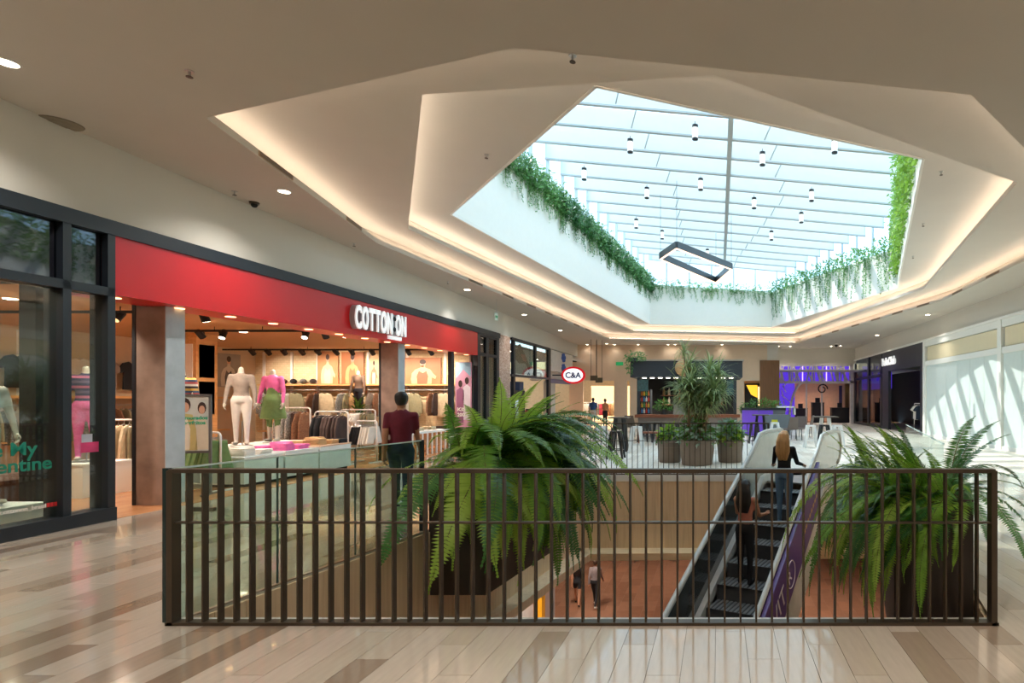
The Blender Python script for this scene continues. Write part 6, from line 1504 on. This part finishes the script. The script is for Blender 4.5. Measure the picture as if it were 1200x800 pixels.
# ------------------------------------------------------------------ fittings on the ceiling
def downlight(px, py, z, pw, label, grp='downlights of the mall ceiling', r=.085, on=True):
    X, Y = onz(px, py, z); Y = Y if py < 395 else (min(Y, 33.9) if px < 890 else min(Y, 35.0)); X = XA(px, Y); d = thing('recessed_downlight', label, 'downlight', (X, Y, z-.002), 0, grp)
    MB().lathe([(r, -.006), (r+.015, -.001), (r+.015, 0)], n=20).build('trim_ring', m_white, d); MB().lathe([(r*.93, -.009), (r*.93, -.006)], n=20).build('lens', m_lampw, d)
    if pw: spot('lamp', (0, 0, -.03), pw, (1, .92, .82), 140, 1, .08, d)
for k, (px, py) in enumerate(((8, 73), (333, 224))): downlight(px, py, Z1, 150, ['bright round downlight in the beige ceiling above the glazed bay', 'bright round downlight in the beige ceiling close to the outer cove corner'][k], None)
for px, py in ((711, 402.5), (720, 406), (748, 403.5), (783, 404), (791, 407), (846, 405), (912, 409), (926, 406), (974, 408), (985, 405), (903, 413), (688, 416)): downlight(px, py, Z1, 8 if px < 890 else 55, 'small round downlight in the mall ceiling before the north shops', 'downlights before the north shops', .07)
for X, Y in ((-6.5, 2.5), (-3, 2.5), (.5, 2.0), (4, 2.5), (7, 4), (-7.3, 4.2), (-3, -.5), (3, -.5)): 
    d = thing('recessed_downlight', 'round downlight in the ceiling over the plank floor behind the railing', 'downlight', (X, Y, Z1-.002), 0, 'downlights over the near plank floor'); MB().lathe([(.08, -.008), (.095, 0)], n=16).build('lens', m_lampw, d); spot('lamp', (0, 0, -.03), 120, (1, .92, .82), 140, 1, .08, d)
for X, Y in ((-7.7, 17), (-7.7, 22), (-7.7, 27), (8.2, 14), (8.3, 22), (8.3, 29)): 
    d = thing('recessed_downlight', 'round downlight in the ceiling beside the shop fronts', 'downlight', (X, Y, Z1-.002), 0, 'downlights beside the shop fronts'); MB().lathe([(.07, -.008), (.085, 0)], n=16).build('lens', m_lampw, d); spot('lamp', (0, 0, -.03), 90, (1, .92, .82), 100, 1, .08, d)
X, Y = onz(71, 144, Z1); tag(MB().lathe([(.19, -.012), (.2, 0)], n=26).lathe([(.1, -.02), (.12, -.012)], n=20).build('round_air_diffuser', mat('diffuser_taupe', (136, 124, 106), .7), loc=(X, Y, Z1-.002)), 'flat round taupe air diffuser in the ceiling above the glazed bay', 'vent')
def sprinkler(px, py, z, label):
    X, Y = onz(px, py, z); t = thing('sprinkler', label, 'sprinkler', (X, Y, z-.001), 0, 'ceiling sprinklers'); MB().lathe([(.035, -.008), (.04, 0)], n=12).build('plate', m_steel, t); MB().tube([(0, 0, 0), (0, 0, -.06)], .012, 6).build('stem', m_steel, t); MB().lathe([(.03, -.066), (.03, -.06)], n=10).build('deflector', m_bronze, t)
for px, py, z in ((222, 83, Z1), (275, 224, Z1), (415, 285, Z1), (671, 65, Z1), (570, 181, Z3), (1103, 201, Z3), (1082, 262, Z3), (1070, 300, Z3), (525, 330, Z1), (1010, 402, Z1)): sprinkler(px, py, z, 'tiny metal sprinkler head on the stepped ceiling')
X, Y = onz(298, 237, Z1); t = thing('ceiling_sensor', 'small dark camera dome on the ceiling above the red fascia', 'sensor', (X, Y, Z1-.001)); MB().lathe([(.07, -.03), (.075, 0)], n=14).build('base', m_bronze, t); MB().ball((0, 0, -.04), .05).build('dome', m_dark, t)
X, Y = onz(980, 402, Z1); t = thing('ceiling_camera', 'dark dome camera on the ceiling before the lattice shop', 'camera', (X, Y, Z1-.001)); MB().lathe([(.08, -.1), (.09, 0)], n=12).build('base', m_white, t); MB().ball((0, 0, -.14), .1).build('dome', m_dark, t)
# vents along the outer cove lip
m_vent = mat('vent_brown', (176, 148, 120), .6)
def vent(i, j, f, w, grp):
    a, b = Vector((*P1[i], 0)), Vector((*P1[j], 0)); d = (b-a).normalized(); c = a.lerp(b, f); n_ = Vector((d.y, -d.x, 0)); 
    t = thing('air_vent', 'slim slotted air vent in the '+grp.split(' on the ')[1], 'vent', (c.x, c.y, Z1+LIP/2), math.atan2(d.y, d.x), grp)
    MB().box(-w/2, w/2, -.012, .003, -.035, .035).build('frame', m_vent, t)
    for q in range(3): MB().box(-w/2+.02, w/2-.02, -.016, -.012, -.026+q*.02, -.016+q*.02).build('slot', m_bronze, t)
for f in (.22, .33, .43, .52, .61, .7, .79): vent(1, 2, f, .8, 'vents on the outer cove lip above the red fascia')
for f in (.25, .4, .55, .68, .8, .92): vent(3, 4, f, .8, 'vents on the outer cove lip above the pale hoarding')
vent(4, 5, .15, .8, 'vents on the outer cove lip above the pale hoarding'); vent(4, 5, .45, .8, 'vents on the outer cove lip above the pale hoarding')
vent(0, 1, .28, .9, 'vents on the outer cove lip above the red fascia'); vent(0, 1, .78, .7, 'vents on the outer cove lip above the red fascia')
